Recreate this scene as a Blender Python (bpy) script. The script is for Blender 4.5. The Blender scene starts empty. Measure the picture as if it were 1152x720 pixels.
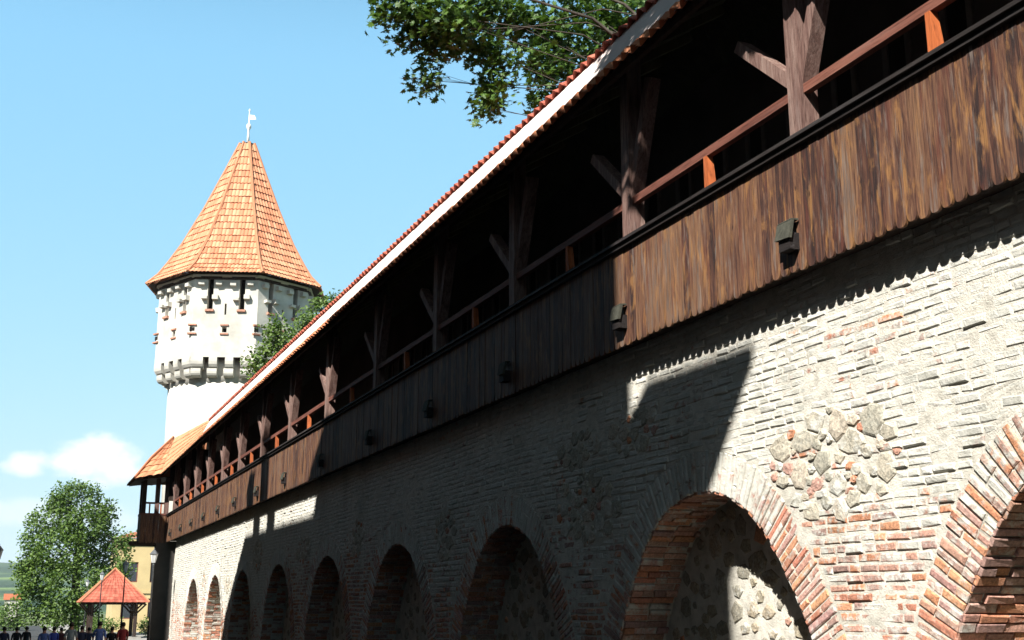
import bpy, bmesh, math, random
import numpy as np
from mathutils import Vector, Matrix, noise as mnoise
R = math.radians
rnd = random.Random(11)
C = bpy.context.scene.collection
sc = bpy.context.scene

# ------------------------------------------------------------------ camera, sky, sun, exposure
# the origin is the photographer's eye; Y runs along the town wall, X across the street towards it
PITCH, YAW, FPX = R(13.813), R(22.525), 1330.0
cam = bpy.data.cameras.new('camera'); cam.lens = 36 * FPX / 1152; cam.sensor_width = 36
cam.clip_start = 0.1; cam.clip_end = 20000
camo = bpy.data.objects.new('camera', cam); C.objects.link(camo)
camo.rotation_euler = (R(90) + PITCH, 0, -YAW)
sc.camera = camo
SUN_AZ, SUN_EL = R(48), R(41.7)            # azimuth measured from -Y towards -X
SX, SY, SZ = math.sin(SUN_AZ) * math.cos(SUN_EL), math.cos(SUN_AZ) * math.cos(SUN_EL), math.sin(SUN_EL)
CY, CZ = SY / SX, SZ / SX                  # how far sunlight travels in Y and drops in Z per metre of X
sun = bpy.data.lights.new('sun', 'SUN'); sun.energy = 5.0; sun.angle = R(0.5); sun.color = (1.0, 0.965, 0.905)
suno = bpy.data.objects.new('sun', sun); C.objects.link(suno)
suno.rotation_euler = Vector((SX, SY, -SZ)).to_track_quat('-Z', 'Y').to_euler()
sc.view_settings.view_transform = 'Standard'; sc.view_settings.look = 'None'
sc.view_settings.gamma = 1; sc.view_settings.use_curve_mapping = False
sc.view_settings.exposure = 1.25

def pxray(px, py):                          # direction through a point of the photograph (used only to place the skyline's clouds and far things)
    u, v = px - 576, 360 - py
    fw = FPX * math.cos(PITCH) - v * math.sin(PITCH); up = v * math.cos(PITCH) + FPX * math.sin(PITCH)
    return Vector((u * math.cos(YAW) + fw * math.sin(YAW), fw * math.cos(YAW) - u * math.sin(YAW), up))
def aty(px, py, Y):
    r = pxray(px, py); return r * (Y / r.y)

wd = bpy.data.worlds.new('World'); sc.world = wd; wd.use_nodes = True
nt = wd.node_tree; N = nt.nodes; L = nt.links
bg = N['Background']
sky = N.new('ShaderNodeTexSky'); sky.sky_type = 'NISHITA'; sky.sun_disc = False
sky.sun_elevation = SUN_EL; sky.sun_rotation = R(180) + SUN_AZ
sky.air_density = 1.3; sky.dust_density = 0.6; sky.ozone_density = 1.0; sky.altitude = 400
# a pale hazy summer sky: the zenith-to-horizon range of the sky model is compressed, blue most
sp = N.new('ShaderNodeSeparateColor'); L.new(sky.outputs[0], sp.inputs[0])
hs = N.new('ShaderNodeCombineColor')
for ch, (g_, k_) in enumerate(((.55, 2.1), (.30, 4.4), (.12, 7.2))):
    pw = N.new('ShaderNodeMath'); pw.operation = 'POWER'; L.new(sp.outputs[ch], pw.inputs[0]); pw.inputs[1].default_value = g_
    ml = N.new('ShaderNodeMath'); ml.operation = 'MULTIPLY'; L.new(pw.outputs[0], ml.inputs[0]); ml.inputs[1].default_value = k_
    L.new(ml.outputs[0], hs.inputs[ch])
tc = N.new('ShaderNodeTexCoord')
sx = N.new('ShaderNodeSeparateXYZ'); L.new(tc.outputs['Generated'], sx.inputs[0])
zr = N.new('ShaderNodeMapRange'); zr.interpolation_type = 'SMOOTHSTEP'; L.new(sx.outputs[2], zr.inputs['Value'])   # deep blue overhead
zr.inputs['From Min'].default_value = .42; zr.inputs['From Max'].default_value = .72; zr.inputs['To Min'].default_value = 1; zr.inputs['To Max'].default_value = .10
zm = N.new('ShaderNodeVectorMath'); zm.operation = 'SCALE'; L.new(hs.outputs[0], zm.inputs[0]); L.new(zr.outputs[0], zm.inputs['Scale'])
last = zm.outputs[0]
def cloud(px, py, w, h, seed, dens=1.0):
    """a cumulus low over the horizon, given by its bearing"""
    global last
    d = pxray(px, py).normalized()
    side = Vector((d.y, -d.x, 0)).normalized(); up = side.cross(d)
    def dot(v, off, sca):
        n = N.new('ShaderNodeVectorMath'); n.operation = 'DOT_PRODUCT'; L.new(tc.outputs['Generated'], n.inputs[0]); n.inputs[1].default_value = v
        m = N.new('ShaderNodeMath'); m.operation = 'DIVIDE'; L.new(n.outputs['Value'], m.inputs[0]); m.inputs[1].default_value = sca
        p = N.new('ShaderNodeMath'); p.operation = 'POWER'; L.new(m.outputs[0], p.inputs[0]); p.inputs[1].default_value = 2
        a = N.new('ShaderNodeMath'); a.operation = 'ABSOLUTE'; L.new(m.outputs[0], a.inputs[0]); 
        q = N.new('ShaderNodeMath'); q.operation = 'MULTIPLY'; L.new(a.outputs[0], q.inputs[0]); L.new(a.outputs[0], q.inputs[1])
        return q.outputs[0]
    a = dot(side, 0, w); b = dot(up, 0, h)
    s = N.new('ShaderNodeMath'); s.operation = 'ADD'; L.new(a, s.inputs[0]); L.new(b, s.inputs[1])
    mp = N.new('ShaderNodeMapping'); mp.inputs['Location'].default_value = (seed, seed * .7, 0); mp.inputs['Scale'].default_value = (1, 1, 1.6)
    L.new(tc.outputs['Generated'], mp.inputs[0])
    nz = N.new('ShaderNodeTexNoise'); nz.inputs['Scale'].default_value = 30; nz.inputs['Detail'].default_value = 7; nz.inputs['Roughness'].default_value = .55
    L.new(mp.outputs[0], nz.inputs['Vector'])
    k = N.new('ShaderNodeMath'); k.operation = 'MULTIPLY_ADD'; L.new(nz.outputs[0], k.inputs[0]); k.inputs[1].default_value = 2.6; k.inputs[2].default_value = -0.7
    t = N.new('ShaderNodeMath'); t.operation = 'SUBTRACT'; L.new(k.outputs[0], t.inputs[0]); L.new(s.outputs[0], t.inputs[1])
    mr = N.new('ShaderNodeMapRange'); mr.interpolation_type = 'SMOOTHSTEP'; L.new(t.outputs[0], mr.inputs['Value'])
    mr.inputs['From Min'].default_value = -0.55; mr.inputs['From Max'].default_value = 0.75; mr.inputs['To Max'].default_value = dens
    mx = N.new('ShaderNodeMix'); mx.data_type = 'RGBA'; L.new(mr.outputs[0], mx.inputs[0]); L.new(last, mx.inputs[6]); mx.inputs[7].default_value = (10.5, 10.3, 10.0, 1)
    last = mx.outputs[2]
cloud(112, 518, .040, .022, 1.3)
cloud(32, 523, .020, .012, 4.1, .8)
cloud(70, 580, .08, .014, 7.7, .35)
L.new(last, bg.inputs['Color']); bg.inputs['Strength'].default_value = 0.05

# ------------------------------------------------------------------ helpers
class MB:
    """collects faces; build() links them as one mesh object with per-vertex tint and wash"""
    def __init__(s): s.v = []; s.f = []; s.t = []; s.w = []; s.m = []; s.tint = (1, 1, 1); s.wash = 0.0; s.mi = 0
    def add(s, vs, fs):
        o = len(s.v); s.v += [tuple(p) for p in vs]
        for f in fs: s.f.append([o + i for i in f]); s.m.append(s.mi)
        s.t += [s.tint] * len(vs); s.w += [s.wash] * len(vs)
    def box(s, x0, x1, y0, y1, z0, z1):
        s.add([(x0,y0,z0),(x1,y0,z0),(x1,y1,z0),(x0,y1,z0),(x0,y0,z1),(x1,y0,z1),(x1,y1,z1),(x0,y1,z1)],
              [(0,3,2,1),(4,5,6,7),(0,1,5,4),(1,2,6,5),(2,3,7,6),(3,0,4,7)])
    def hexa(s, q0, q1):                    # two quads of corresponding corners
        s.add(list(q0) + list(q1), [(3,2,1,0),(4,5,6,7),(0,1,5,4),(1,2,6,5),(2,3,7,6),(3,0,4,7)])
    def bar(s, a, b, w, h, up=(0,0,1)):     # rectangular bar from a to b
        a, b = Vector(a), Vector(b); d = (b - a).normalized(); sd = d.cross(Vector(up))
        if sd.length < 1e-4: sd = d.cross(Vector((1,0,0)))
        sd.normalize(); u = sd.cross(d); sd *= w/2; u *= h/2
        s.hexa([a-sd-u, a+sd-u, a+sd+u, a-sd+u], [b-sd-u, b+sd-u, b+sd+u, b-sd+u])
    def tube(s, pts, rad, n=8, cap=True):
        pts = [Vector(p) for p in pts]; vs = []; fs = []
        if not hasattr(rad, '__len__'): rad = [rad] * len(pts)
        ref = Vector((.31, .17, .93))
        for i, p in enumerate(pts):
            d = (pts[min(i+1, len(pts)-1)] - pts[max(i-1, 0)]).normalized()
            a = d.cross(ref)
            if a.length < 1e-3: a = d.cross(Vector((1,0,0)))
            a.normalize(); b = d.cross(a)
            for k in range(n):
                t = 2*math.pi*k/n; vs.append(p + (a*math.cos(t) + b*math.sin(t)) * rad[i])
        for i in range(len(pts)-1):
            for k in range(n): fs.append((i*n+k, i*n+(k+1)%n, (i+1)*n+(k+1)%n, (i+1)*n+k))
        if cap: fs.append(tuple(range(n))[::-1]); fs.append(tuple((len(pts)-1)*n+k for k in range(n)))
        s.add(vs, fs)
    def lathe(s, prof, c=(0,0,0), n=12, ph=0.0):
        vs = []; fs = []
        for r, z in prof:
            for k in range(n):
                t = 2*math.pi*k/n + ph; vs.append((c[0]+r*math.cos(t), c[1]+r*math.sin(t), c[2]+z))
        for i in range(len(prof)-1):
            for k in range(n): fs.append((i*n+k, i*n+(k+1)%n, (i+1)*n+(k+1)%n, (i+1)*n+k))
        fs.append(tuple(range(n))[::-1]); fs.append(tuple((len(prof)-1)*n+k for k in range(n)))
        s.add(vs, fs)
    def build(s, name, mat, parent=None, loc=(0,0,0), smooth=False, kind=None):
        me = bpy.data.meshes.new(name); me.from_pydata(s.v, [], s.f)
        mats = mat if isinstance(mat, (list, tuple)) else [mat]
        for m in mats: me.materials.append(m)
        if len(mats) > 1: me.polygons.foreach_set('material_index', s.m)
        if s.v:
            ta = me.attributes.new('tint', 'FLOAT_COLOR', 'POINT')
            ta.data.foreach_set('color', np.concatenate([np.array(s.t, float), np.ones((len(s.t),1))], 1).ravel())
            wa = me.attributes.new('wash', 'FLOAT', 'POINT'); wa.data.foreach_set('value', np.array(s.w, float))
        if smooth: me.polygons.foreach_set('use_smooth', [True]*len(me.polygons))
        o = bpy.data.objects.new(name, me); C.objects.link(o); o.location = loc
        if parent: o.parent = parent
        if kind: o['kind'] = kind
        return o
def tag(o, label, cat, group=None):
    o['label'] = label; o['category'] = cat
    if group: o['group'] = group
    return o
def thing(name, label, cat, loc=(0,0,0), group=None, rz=0):
    o = bpy.data.objects.new(name, None); C.objects.link(o); o.location = loc; o.rotation_euler = (0,0,rz); o.empty_display_size = .3
    return tag(o, label, cat, group)

# materials
def mat(name, rough=.8, spec=.3):
    m = bpy.data.materials.new(name); m.use_nodes = True
    b = m.node_tree.nodes['Principled BSDF']; b.inputs['Roughness'].default_value = rough; b.inputs['Specular IOR Level'].default_value = spec
    return m, m.node_tree.nodes, m.node_tree.links, b
def ncoord(N, L, scale=(1,1,1), src='Object'):
    tc = N.new('ShaderNodeTexCoord'); mp = N.new('ShaderNodeMapping'); mp.inputs['Scale'].default_value = scale
    L.new(tc.outputs[src], mp.inputs[0]); return mp.outputs[0]
def noise(N, L, vec, scale, detail=5, rough=.55, dist=0):
    n = N.new('ShaderNodeTexNoise'); n.inputs['Scale'].default_value = scale; n.inputs['Detail'].default_value = detail
    n.inputs['Roughness'].default_value = rough; n.inputs['Distortion'].default_value = dist; L.new(vec, n.inputs['Vector']); return n.outputs[0]
def ramp(N, L, fac, stops):
    r = N.new('ShaderNodeValToRGB'); L.new(fac, r.inputs[0]); e = r.color_ramp.elements
    while len(e) < len(stops): e.new(.5)
    for i, (p, c) in enumerate(stops): e[i].position = p; e[i].color = (*c, 1) if len(c) == 3 else c
    return r.outputs[0]
def mixc(N, L, fac, a, b, mode='MIX'):
    m = N.new('ShaderNodeMix'); m.data_type = 'RGBA'; m.blend_type = mode
    for i, x in ((0, fac), (6, a), (7, b)):
        if hasattr(x, 'is_linked'): L.new(x, m.inputs[i])
        elif i == 0: m.inputs[0].default_value = x
        else: m.inputs[i].default_value = (*x, 1)
    return m.outputs[2]
def attr(N, name, out='Color'):
    a = N.new('ShaderNodeAttribute'); a.attribute_name = name; return a.outputs[out]
def math_(N, L, op, a, b, clamp=False):
    m = N.new('ShaderNodeMath'); m.operation = op; m.use_clamp = clamp
    for i, x in enumerate((a, b)):
        if hasattr(x, 'is_linked'): L.new(x, m.inputs[i])
        else: m.inputs[i].default_value = x
    return m.outputs[0]
def bump(N, L, b, h, strength=.5, dist=.01):
    n = N.new('ShaderNodeBump'); n.inputs['Strength'].default_value = strength; n.inputs['Distance'].default_value = dist
    L.new(h, n.inputs['Height']); L.new(n.outputs[0], b.inputs['Normal'])
def simple(name, col, rough=.8, var=.25, scale=6, bmp=.2, bd=.01, spec=.3, stretch=(1,1,1), metal=0):
    m, N, L, b = mat(name, rough, spec); v = ncoord(N, L, stretch)
    n = noise(N, L, v, scale, 6, .6)
    d = tuple(c*(1-var) for c in col); h = tuple(min(1, c*(1+var)) for c in col)
    L.new(ramp(N, L, n, [(.3, d), (.7, h)]), b.inputs['Base Color']); b.inputs['Metallic'].default_value = metal
    if bmp: bump(N, L, b, noise(N, L, v, scale*4, 6, .65), bmp, bd)
    return m
def brick_mat(name, rough=.9):
    m, N, L, b = mat(name, rough, .15); v = ncoord(N, L)
    base = mixc(N, L, noise(N, L, v, 22, 6, .65), attr(N, 'tint'), (.78, .68, .62), 'MULTIPLY')
    f1 = ramp(N, L, noise(N, L, v, 38, 6, .7), [(.38, (.55,.55,.55)), (.62, (1.25,1.2,1.15))])
    base = mixc(N, L, .8, base, f1, 'MULTIPLY')
    # lime wash left on the brick in flaky patches
    ws = math_(N, L, 'ADD', attr(N, 'wash', 'Fac'), math_(N, L, 'MULTIPLY', math_(N, L, 'SUBTRACT', noise(N, L, v, 9, 7, .7), .5), 1.7))
    wf = ramp(N, L, ws, [(.40, (0,0,0)), (.66, (1,1,1))])
    lime = ramp(N, L, noise(N, L, v, 5, 6, .65), [(.3, (.46,.45,.39)), (.55, (.565,.555,.505)), (.75, (.64,.625,.57))])
    col = mixc(N, L, wf, base, lime)
    stain = ramp(N, L, noise(N, L, ncoord(N, L, (1,1,.8)), .9, 5, .6), [(.30, (.62,.62,.60)), (.48, (1,1,1))])
    L.new(mixc(N, L, .75, col, stain, 'MULTIPLY'), b.inputs['Base Color'])
    h = math_(N, L, 'ADD', noise(N, L, v, 45, 7, .7), math_(N, L, 'MULTIPLY', noise(N, L, v, 12, 4, .6), 1.4))
    bump(N, L, b, h, .9, .012)
    return m
M = {}
M['brick'] = brick_mat('old_brick')
def mortar():
    m, N, L, b = mat('lime_mortar', .95, .1); v = ncoord(N, L)
    c = ramp(N, L, noise(N, L, v, 7, 7, .65), [(.3, (.38,.36,.31)), (.5, (.56,.53,.46)), (.72, (.66,.63,.55))])
    st = ramp(N, L, noise(N, L, v, .9, 5, .6), [(.30, (.62,.62,.60)), (.48, (1,1,1))])
    L.new(mixc(N, L, .75, c, st, 'MULTIPLY'), b.inputs['Base Color'])
    bump(N, L, b, math_(N, L, 'ADD', noise(N, L, v, 60, 6, .7), noise(N, L, v, 15, 5, .6)), .7, .014); return m
M['mortar'] = mortar()
M['stone'] = simple('rubble_stone', (.34,.34,.29), .9, .3, 9, .8, .015, .15)
def wood(name, cols, sc=9, tint=True, rough=.75, axis='Z', knots=True):
    m, N, L, b = mat(name, rough, .25)
    st = {'Z': (1, 1, .085), 'Y': (1, .055, 1), 'X': (.055, 1, 1)}[axis]
    tcn = N.new('ShaderNodeTexCoord')
    off = N.new('ShaderNodeVectorMath'); off.operation = 'ADD'; L.new(tcn.outputs['Object'], off.inputs[0])
    rv = N.new('ShaderNodeVectorMath'); rv.operation = 'SCALE'; L.new(attr(N, 'tint'), rv.inputs[0]); rv.inputs['Scale'].default_value = 31.0
    L.new(rv.outputs[0], off.inputs[1])
    mp = N.new('ShaderNodeMapping'); mp.inputs['Scale'].default_value = st; L.new(off.outputs[0], mp.inputs[0]); v = mp.outputs[0]
    g = noise(N, L, v, sc*3.5, 7, .68, .6)
    sl = noise(N, L, v, sc, 5, .6, 1.2)
    n = len(cols); f = math_(N, L, 'ADD', math_(N, L, 'MULTIPLY', sl, .75), math_(N, L, 'MULTIPLY', g, .35))
    if tint: f = math_(N, L, 'ADD', f, math_(N, L, 'MULTIPLY', math_(N, L, 'SUBTRACT', attr(N, 'wash', 'Fac'), .5), .16))
    col = ramp(N, L, f, [(.33 + .42*i/(n-1), c) for i, c in enumerate(cols)])
    # weathered grey fibres and dark drips
    gr = ramp(N, L, noise(N, L, v, sc*1.7, 6, .7, .4), [(.54, (0,0,0)), (.70, (.8,.8,.8))])
    col = mixc(N, L, gr, col, tuple(np.mean(cols, 0)*.9 + np.array((.035,.035,.037))))
    dk = ramp(N, L, noise(N, L, v, sc*7, 5, .7), [(.34, (.35,.3,.28)), (.5, (1,1,1))])
    L.new(mixc(N, L, .8, col, dk, 'MULTIPLY'), b.inputs['Base Color'])
    bump(N, L, b, math_(N, L, 'ADD', g, noise(N, L, v, sc*9, 4, .7)), .6, .006); return m
M['boards'] = wood('weathered_boards', [(.012,.007,.008),(.034,.017,.014),(.082,.038,.024),(.20,.098,.040),(.12,.080,.060)], 17)
def board_mat():
    m, N, L, b = mat('weathered_boards', .7, .3)
    tcn = N.new('ShaderNodeTexCoord'); rv = N.new('ShaderNodeVectorMath'); rv.operation = 'SCALE'; L.new(attr(N, 'tint'), rv.inputs[0]); rv.inputs['Scale'].default_value = 31.0
    off = N.new('ShaderNodeVectorMath'); off.operation = 'ADD'; L.new(tcn.outputs['Object'], off.inputs[0]); L.new(rv.outputs[0], off.inputs[1])
    def vec(z):
        mp = N.new('ShaderNodeMapping'); mp.inputs['Scale'].default_value = (1, 1, z); L.new(off.outputs[0], mp.inputs[0]); return mp.outputs[0]
    fib, mid, blo = vec(.022), vec(.10), vec(.30)
    f1 = noise(N, L, fib, 95, 6, .7, .15); f2 = noise(N, L, mid, 24, 6, .65, .5); f3 = noise(N, L, blo, 7, 6, .65, .4)
    base = ramp(N, L, math_(N, L, 'ADD', math_(N, L, 'MULTIPLY', f2, .72), math_(N, L, 'MULTIPLY', attr(N, 'wash', 'Fac'), .28)),
                [(.34, (.022,.012,.011)), (.44, (.062,.027,.018)), (.53, (.115,.055,.032)), (.62, (.16,.085,.045)), (.70, (.11,.075,.058))])
    gold = ramp(N, L, f3, [(.53, (0,0,0)), (.64, (1,1,1))]); base = mixc(N, L, math_(N, L, 'MULTIPLY', gold, .75), base, mixc(N, L, f1, (.30,.135,.035), (.20,.11,.05)))
    red = ramp(N, L, noise(N, L, vec(.16), 9.5, 5, .65), [(.55, (0,0,0)), (.66, (1,1,1))]); base = mixc(N, L, math_(N, L, 'MULTIPLY', red, .6), base, (.085,.024,.016))
    gry = ramp(N, L, noise(N, L, vec(.12), 14.5, 6, .7), [(.55, (0,0,0)), (.65, (1,1,1))]); base = mixc(N, L, math_(N, L, 'MULTIPLY', gry, .65), base, (.15,.125,.11))
    fm = ramp(N, L, f1, [(.36, (.40,.36,.35)), (.50, (1,1,1)), (.66, (1.35,1.3,1.25))]); base = mixc(N, L, .85, base, fm, 'MULTIPLY')
    knot = N.new('ShaderNodeTexVoronoi'); knot.inputs['Scale'].default_value = 5.5; mpk = vec(.45); L.new(mpk, knot.inputs['Vector'])
    kf = ramp(N, L, knot.outputs['Distance'], [(.035, (.25,.2,.18)), (.075, (1,1,1))]); base = mixc(N, L, .9, base, kf, 'MULTIPLY')
    L.new(base, b.inputs['Base Color'])
    bump(N, L, b, math_(N, L, 'ADD', f1, math_(N, L, 'MULTIPLY', f2, .6)), .8, .006); return m
M['boards'] = board_mat()
M['post'] = wood('oak_posts', [(.08,.042,.035),(.14,.080,.066),(.21,.135,.112),(.28,.21,.175)], 11)
M['rail'] = wood('reddish_rail', [(.10,.035,.024),(.17,.065,.045),(.22,.10,.07)], 7, axis='Y')
M['orange'] = wood('orange_varnish', [(.26,.065,.02),(.40,.105,.03),(.50,.15,.045)], 6)
M['tar'] = wood('tarred_beam', [(.010,.008,.008),(.018,.014,.013),(.035,.029,.027)], 7, axis='Y')
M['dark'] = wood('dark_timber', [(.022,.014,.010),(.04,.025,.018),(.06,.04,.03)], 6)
M['endgrain'] = simple('beam_end', (.048,.048,.036), .9, .35, 30, .5)
def tile_mat(name, cols, wash=0.0):
    m, N, L, b = mat(name, .75, .25); v = ncoord(N, L)
    f = math_(N, L, 'ADD', math_(N, L, 'MULTIPLY', attr(N, 'wash', 'Fac'), .55), math_(N, L, 'MULTIPLY', noise(N, L, v, 3, 6, .65), .5))
    n = len(cols); c = ramp(N, L, f, [(.2 + .6*i/(n-1), x) for i, x in enumerate(cols)])
    d = ramp(N, L, noise(N, L, v, 25, 6, .7), [(.3, (.6,.55,.52)), (.55, (1,1,1))])
    L.new(mixc(N, L, .6, c, d, 'MULTIPLY'), b.inputs['Base Color']); bump(N, L, b, noise(N, L, v, 40, 5, .7), .4, .008); return m
M['tile'] = tile_mat('clay_tile', [(.30,.10,.05),(.40,.15,.07),(.48,.20,.10)])
M['tile_light'] = tile_mat('pale_clay_tile', [(.40,.17,.09),(.50,.23,.12),(.56,.29,.16)])
M['tile_red'] = tile_mat('red_clay_tile', [(.28,.07,.045),(.38,.10,.065),(.45,.14,.09)])
M['pale_band'] = simple('pale_pink_band', (.66,.56,.52), .9, .10, 3, .4, .008)  # pale pink-white strip between the roof tile courses
M['plaster'] = simple('old_white_plaster', (.44,.42,.37), .95, .24, .8, .6, .02)
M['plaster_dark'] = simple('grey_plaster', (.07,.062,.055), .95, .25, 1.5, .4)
M['stone_dim'] = simple('shaded_stone', (.13,.12,.11), .9, .2, 8, .4)  # loophole frames: gallery shade put into the stone colour
M['terra'] = simple('brick_sill', (.40,.20,.14), .9, .3, 8, .5)
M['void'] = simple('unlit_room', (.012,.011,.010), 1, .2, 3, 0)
M['metal'] = simple('white_painted_metal', (.62,.63,.62), .5, .08, 4, 0)
M['iron'] = simple('grey_iron', (.16,.17,.18), .5, .2, 8, .1, metal=.6)
M['black'] = simple('black_iron', (.02,.02,.022), .55, .2, 8, .1)
M['glass'] = simple('frosted_glass', (.55,.56,.55), .25, .05, 4, 0, spec=.5)
M['bark'] = wood('bark', [(.03,.024,.018),(.06,.048,.036),(.10,.085,.065)], 5)
def leaf_mat(name, a, b_, trans=.35):
    m, N, L, b = mat(name, .5, .35)
    c = mixc(N, L, attr(N, 'wash', 'Fac'), a, b_)
    L.new(c, b.inputs['Base Color'])
    t = N.new('ShaderNodeBsdfTranslucent'); L.new(mixc(N, L, .5, c, (.10,.20,.01)), t.inputs[0])
    mx = N.new('ShaderNodeMixShader'); mx.inputs[0].default_value = trans
    L.new(b.outputs[0], mx.inputs[1]); L.new(t.outputs[0], mx.inputs[2]); L.new(mx.outputs[0], N['Material Output'].inputs[0]); return m
M['maple'] = leaf_mat('maple_leaf', (.022,.055,.010), (.10,.18,.032), .28)
M['leaf'] = leaf_mat('broad_leaf', (.05,.10,.02), (.14,.21,.045), .3)
M['leaf_tall'] = leaf_mat('plane_leaf', (.035,.08,.014), (.13,.20,.04), .28)
M['asphalt'] = simple('asphalt', (.045,.045,.045), .9, .25, 3, .5)
M['paving'] = simple('pale_paving', (.26,.245,.22), .9, .15, 2, .3)
M['kerb'] = simple('worn_pavement', (.12,.115,.105), .9, .15, 4, .3)
M['hill'] = None

# ------------------------------------------------------------------ setting: ground, street, hills
def gz(y): return -1.65 - .55 * min(1, max(0, (y - 8) / 47))
ys = [-60, -20, 0, 8, 20, 35, 55, 80, 120, 200, 400, 900]
def strip(name, x0, x1, dz, m, y0=-60, y1=900):
    b = MB(); yy = [y for y in ys if y0 <= y <= y1]
    for i, y in enumerate(yy):
        b.v += [(x0, y, gz(y)+dz), (x1, y, gz(y)+dz)]; b.t += [(1,1,1)]*2; b.w += [0]*2
        if i: b.f.append([2*i-2, 2*i-1, 2*i+1, 2*i]); b.m.append(0)
    return b.build(name, m, kind='structure')
gm = simple('meadow_ground', (.10,.12,.05), .95, .3, .05, .3)
strip('ground', -900, 900, -.02, gm)
strip('street', -3.0, 4.6, .0, M['asphalt'], -60, 200)
b = MB()
for xa, xb in ((4.6, 6.6), (-3.5, -3.0)):
    yy = [y for y in ys if -60 <= y <= 120]
    for y0, y1 in zip(yy, yy[1:]):
        b.hexa([(xa,y0,gz(y0)-.3),(xb,y0,gz(y0)-.3),(xb,y0,gz(y0)+.12),(xa,y0,gz(y0)+.12)], [(xa,y1,gz(y1)-.3),(xb,y1,gz(y1)-.3),(xb,y1,gz(y1)+.12),(xa,y1,gz(y1)+.12)])
b.build('pavement', M['kerb'], kind='structure')
strip('square', 4.62, 60, .135, M['paving'], 80, 200)
def hills():
    b = MB(); nx, ny = 60, 26
    for j in range(ny+1):
        y = 900 + 1800*j/ny
        for i in range(nx+1):
            x = -1500 + 3000*i/nx
            p = (y-900)/1800
            z = -3 + 101*p**1.25*(1 + .10*mnoise.noise(Vector((x/420, y/500, 1)))) + 9*p*mnoise.noise(Vector((x/120, y/150, 4)))
            b.v.append((x, y, z)); b.t.append((1,1,1)); b.w.append(0)
    for j in range(ny):
        for i in range(nx):
            k = j*(nx+1)+i; b.f.append([k, k+1, k+nx+2, k+nx+1]); b.m.append(0)
    m, N, L, bs = mat('wooded_hill', 1, .05); v = ncoord(N, L, (.6, 1.0, 0))
    c = ramp(N, L, noise(N, L, v, .005, 6, .6), [(.40, (.02,.045,.02)), (.52, (.035,.07,.03)), (.60, (.13,.19,.06))])
    L.new(c, bs.inputs['Base Color'])
    return b.build('hills', m, smooth=True, kind='structure')
hills()

# ------------------------------------------------------------------ the town wall
W = 6.27                                   # face of the wall
YK = [10.25 + 5.1*k for k in range(-2, 8)] # arch centres
ZT = 2.95
tabz = [-2.7,-1.65,-1.0,-.6,-.3,-.1,.11,.36,.5,.72,.9,1.03,1.12,1.155]
tabh = [2.0,1.98,1.93,1.86,1.75,1.65,1.53,1.36,1.26,1.07,.86,.60,.29,0.0]
def hw(z): return float(np.interp(z, tabz, tabh)) if z < 1.155 else 0
def smooth_curve():
    z = np.array(tabz); h = np.array(tabh); pts = [(h[i], z[i]) for i in range(len(z))]
    full = [(-a, c) for a, c in pts] + [(a, c) for a, c in pts[::-1][1:]]
    full = np.array(full); s = np.r_[0, np.cumsum(np.hypot(*np.diff(full, axis=0).T))]
    t = np.linspace(0, s[-1], 241); f = np.stack([np.interp(t, s, full[:,0]), np.interp(t, s, full[:,1])], 1)
    for _ in range(8): f[1:-1] = .25*f[:-2] + .5*f[1:-1] + .25*f[2:]
    return f
CURVE = smooth_curve()
S_ = np.r_[0, np.cumsum(np.hypot(*np.diff(CURVE, axis=0).T))]
TAN = np.gradient(CURVE, axis=0); TAN /= np.linalg.norm(TAN, axis=1)[:,None]
NRM = np.stack([-TAN[:,1], TAN[:,0]], 1)   # outwards from the opening
def cpt(s): return np.array([np.interp(s, S_, CURVE[:,0]), np.interp(s, S_, CURVE[:,1])])
def cnm(s):
    n = np.array([np.interp(s, S_, NRM[:,0]), np.interp(s, S_, NRM[:,1])]); return n/np.linalg.norm(n)
RING = .41
OUT = CURVE + NRM*RING
_o = OUT[len(OUT)//2:]
ozs, ohs = _o[::-1,1], np.maximum.accumulate(_o[:,0])[::-1]
def hout(z): return float(np.interp(z, ozs, ohs)) if z < ozs.max() else 0
PAL = [(.56,.27,.19),(.62,.31,.19),(.54,.33,.26),(.47,.33,.29),(.60,.37,.30),(.44,.30,.27),(.66,.36,.22),(.55,.36,.31)]
def nz3(x, y, z, s): return mnoise.noise(Vector((x*s, y*s, z*s)))
def put_brick(b, org, ax, ay, an, lx, ly, prot, jit, chamf=.006):
    """a worn brick: front face on the plane org+ax*u+ay*v pushed out by prot along an"""
    j = lambda a: rnd.uniform(-a, a)
    fr = []; bk = []; md = []
    for u, v in ((0,0),(lx,0),(lx,ly),(0,ly)):
        uu, vv = u + j(jit), v + j(jit*.7)
        cx = chamf*(1 if u == 0 else -1) + j(.002); cy = chamf*(1 if v == 0 else -1) + j(.002)
        fr.append(org + ax*(uu+cx) + ay*(vv+cy) + an*(prot + j(.004)))
        md.append(org + ax*uu + ay*vv + an*(prot - chamf*.9))
        bk.append(org + ax*uu + ay*vv - an*.02)
    b.add(fr + md + bk, [(0,1,2,3)] + [(i, i+4, (i+1)%4+4, (i+1)%4) for i in range(4)] + [(i+4, i+8, (i+1)%4+8, (i+1)%4+4) for i in range(4)])
def wash_at(y, z):
    up = min(1, max(0, (z + .1 - .25*math.sin(y*.9)) / 1.7))
    w = .30 + .66*up + .30*nz3(0, y, z, .7) + .15*nz3(3, y, z, 2.5)
    if y > 30: w += .25
    return w
wall = thing('town_wall', 'long old brick and rubble town wall with a row of blind arches under the wooden gallery', 'wall', (W, 20, -2))
LW = Vector((-W, -20, 2))
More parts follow.
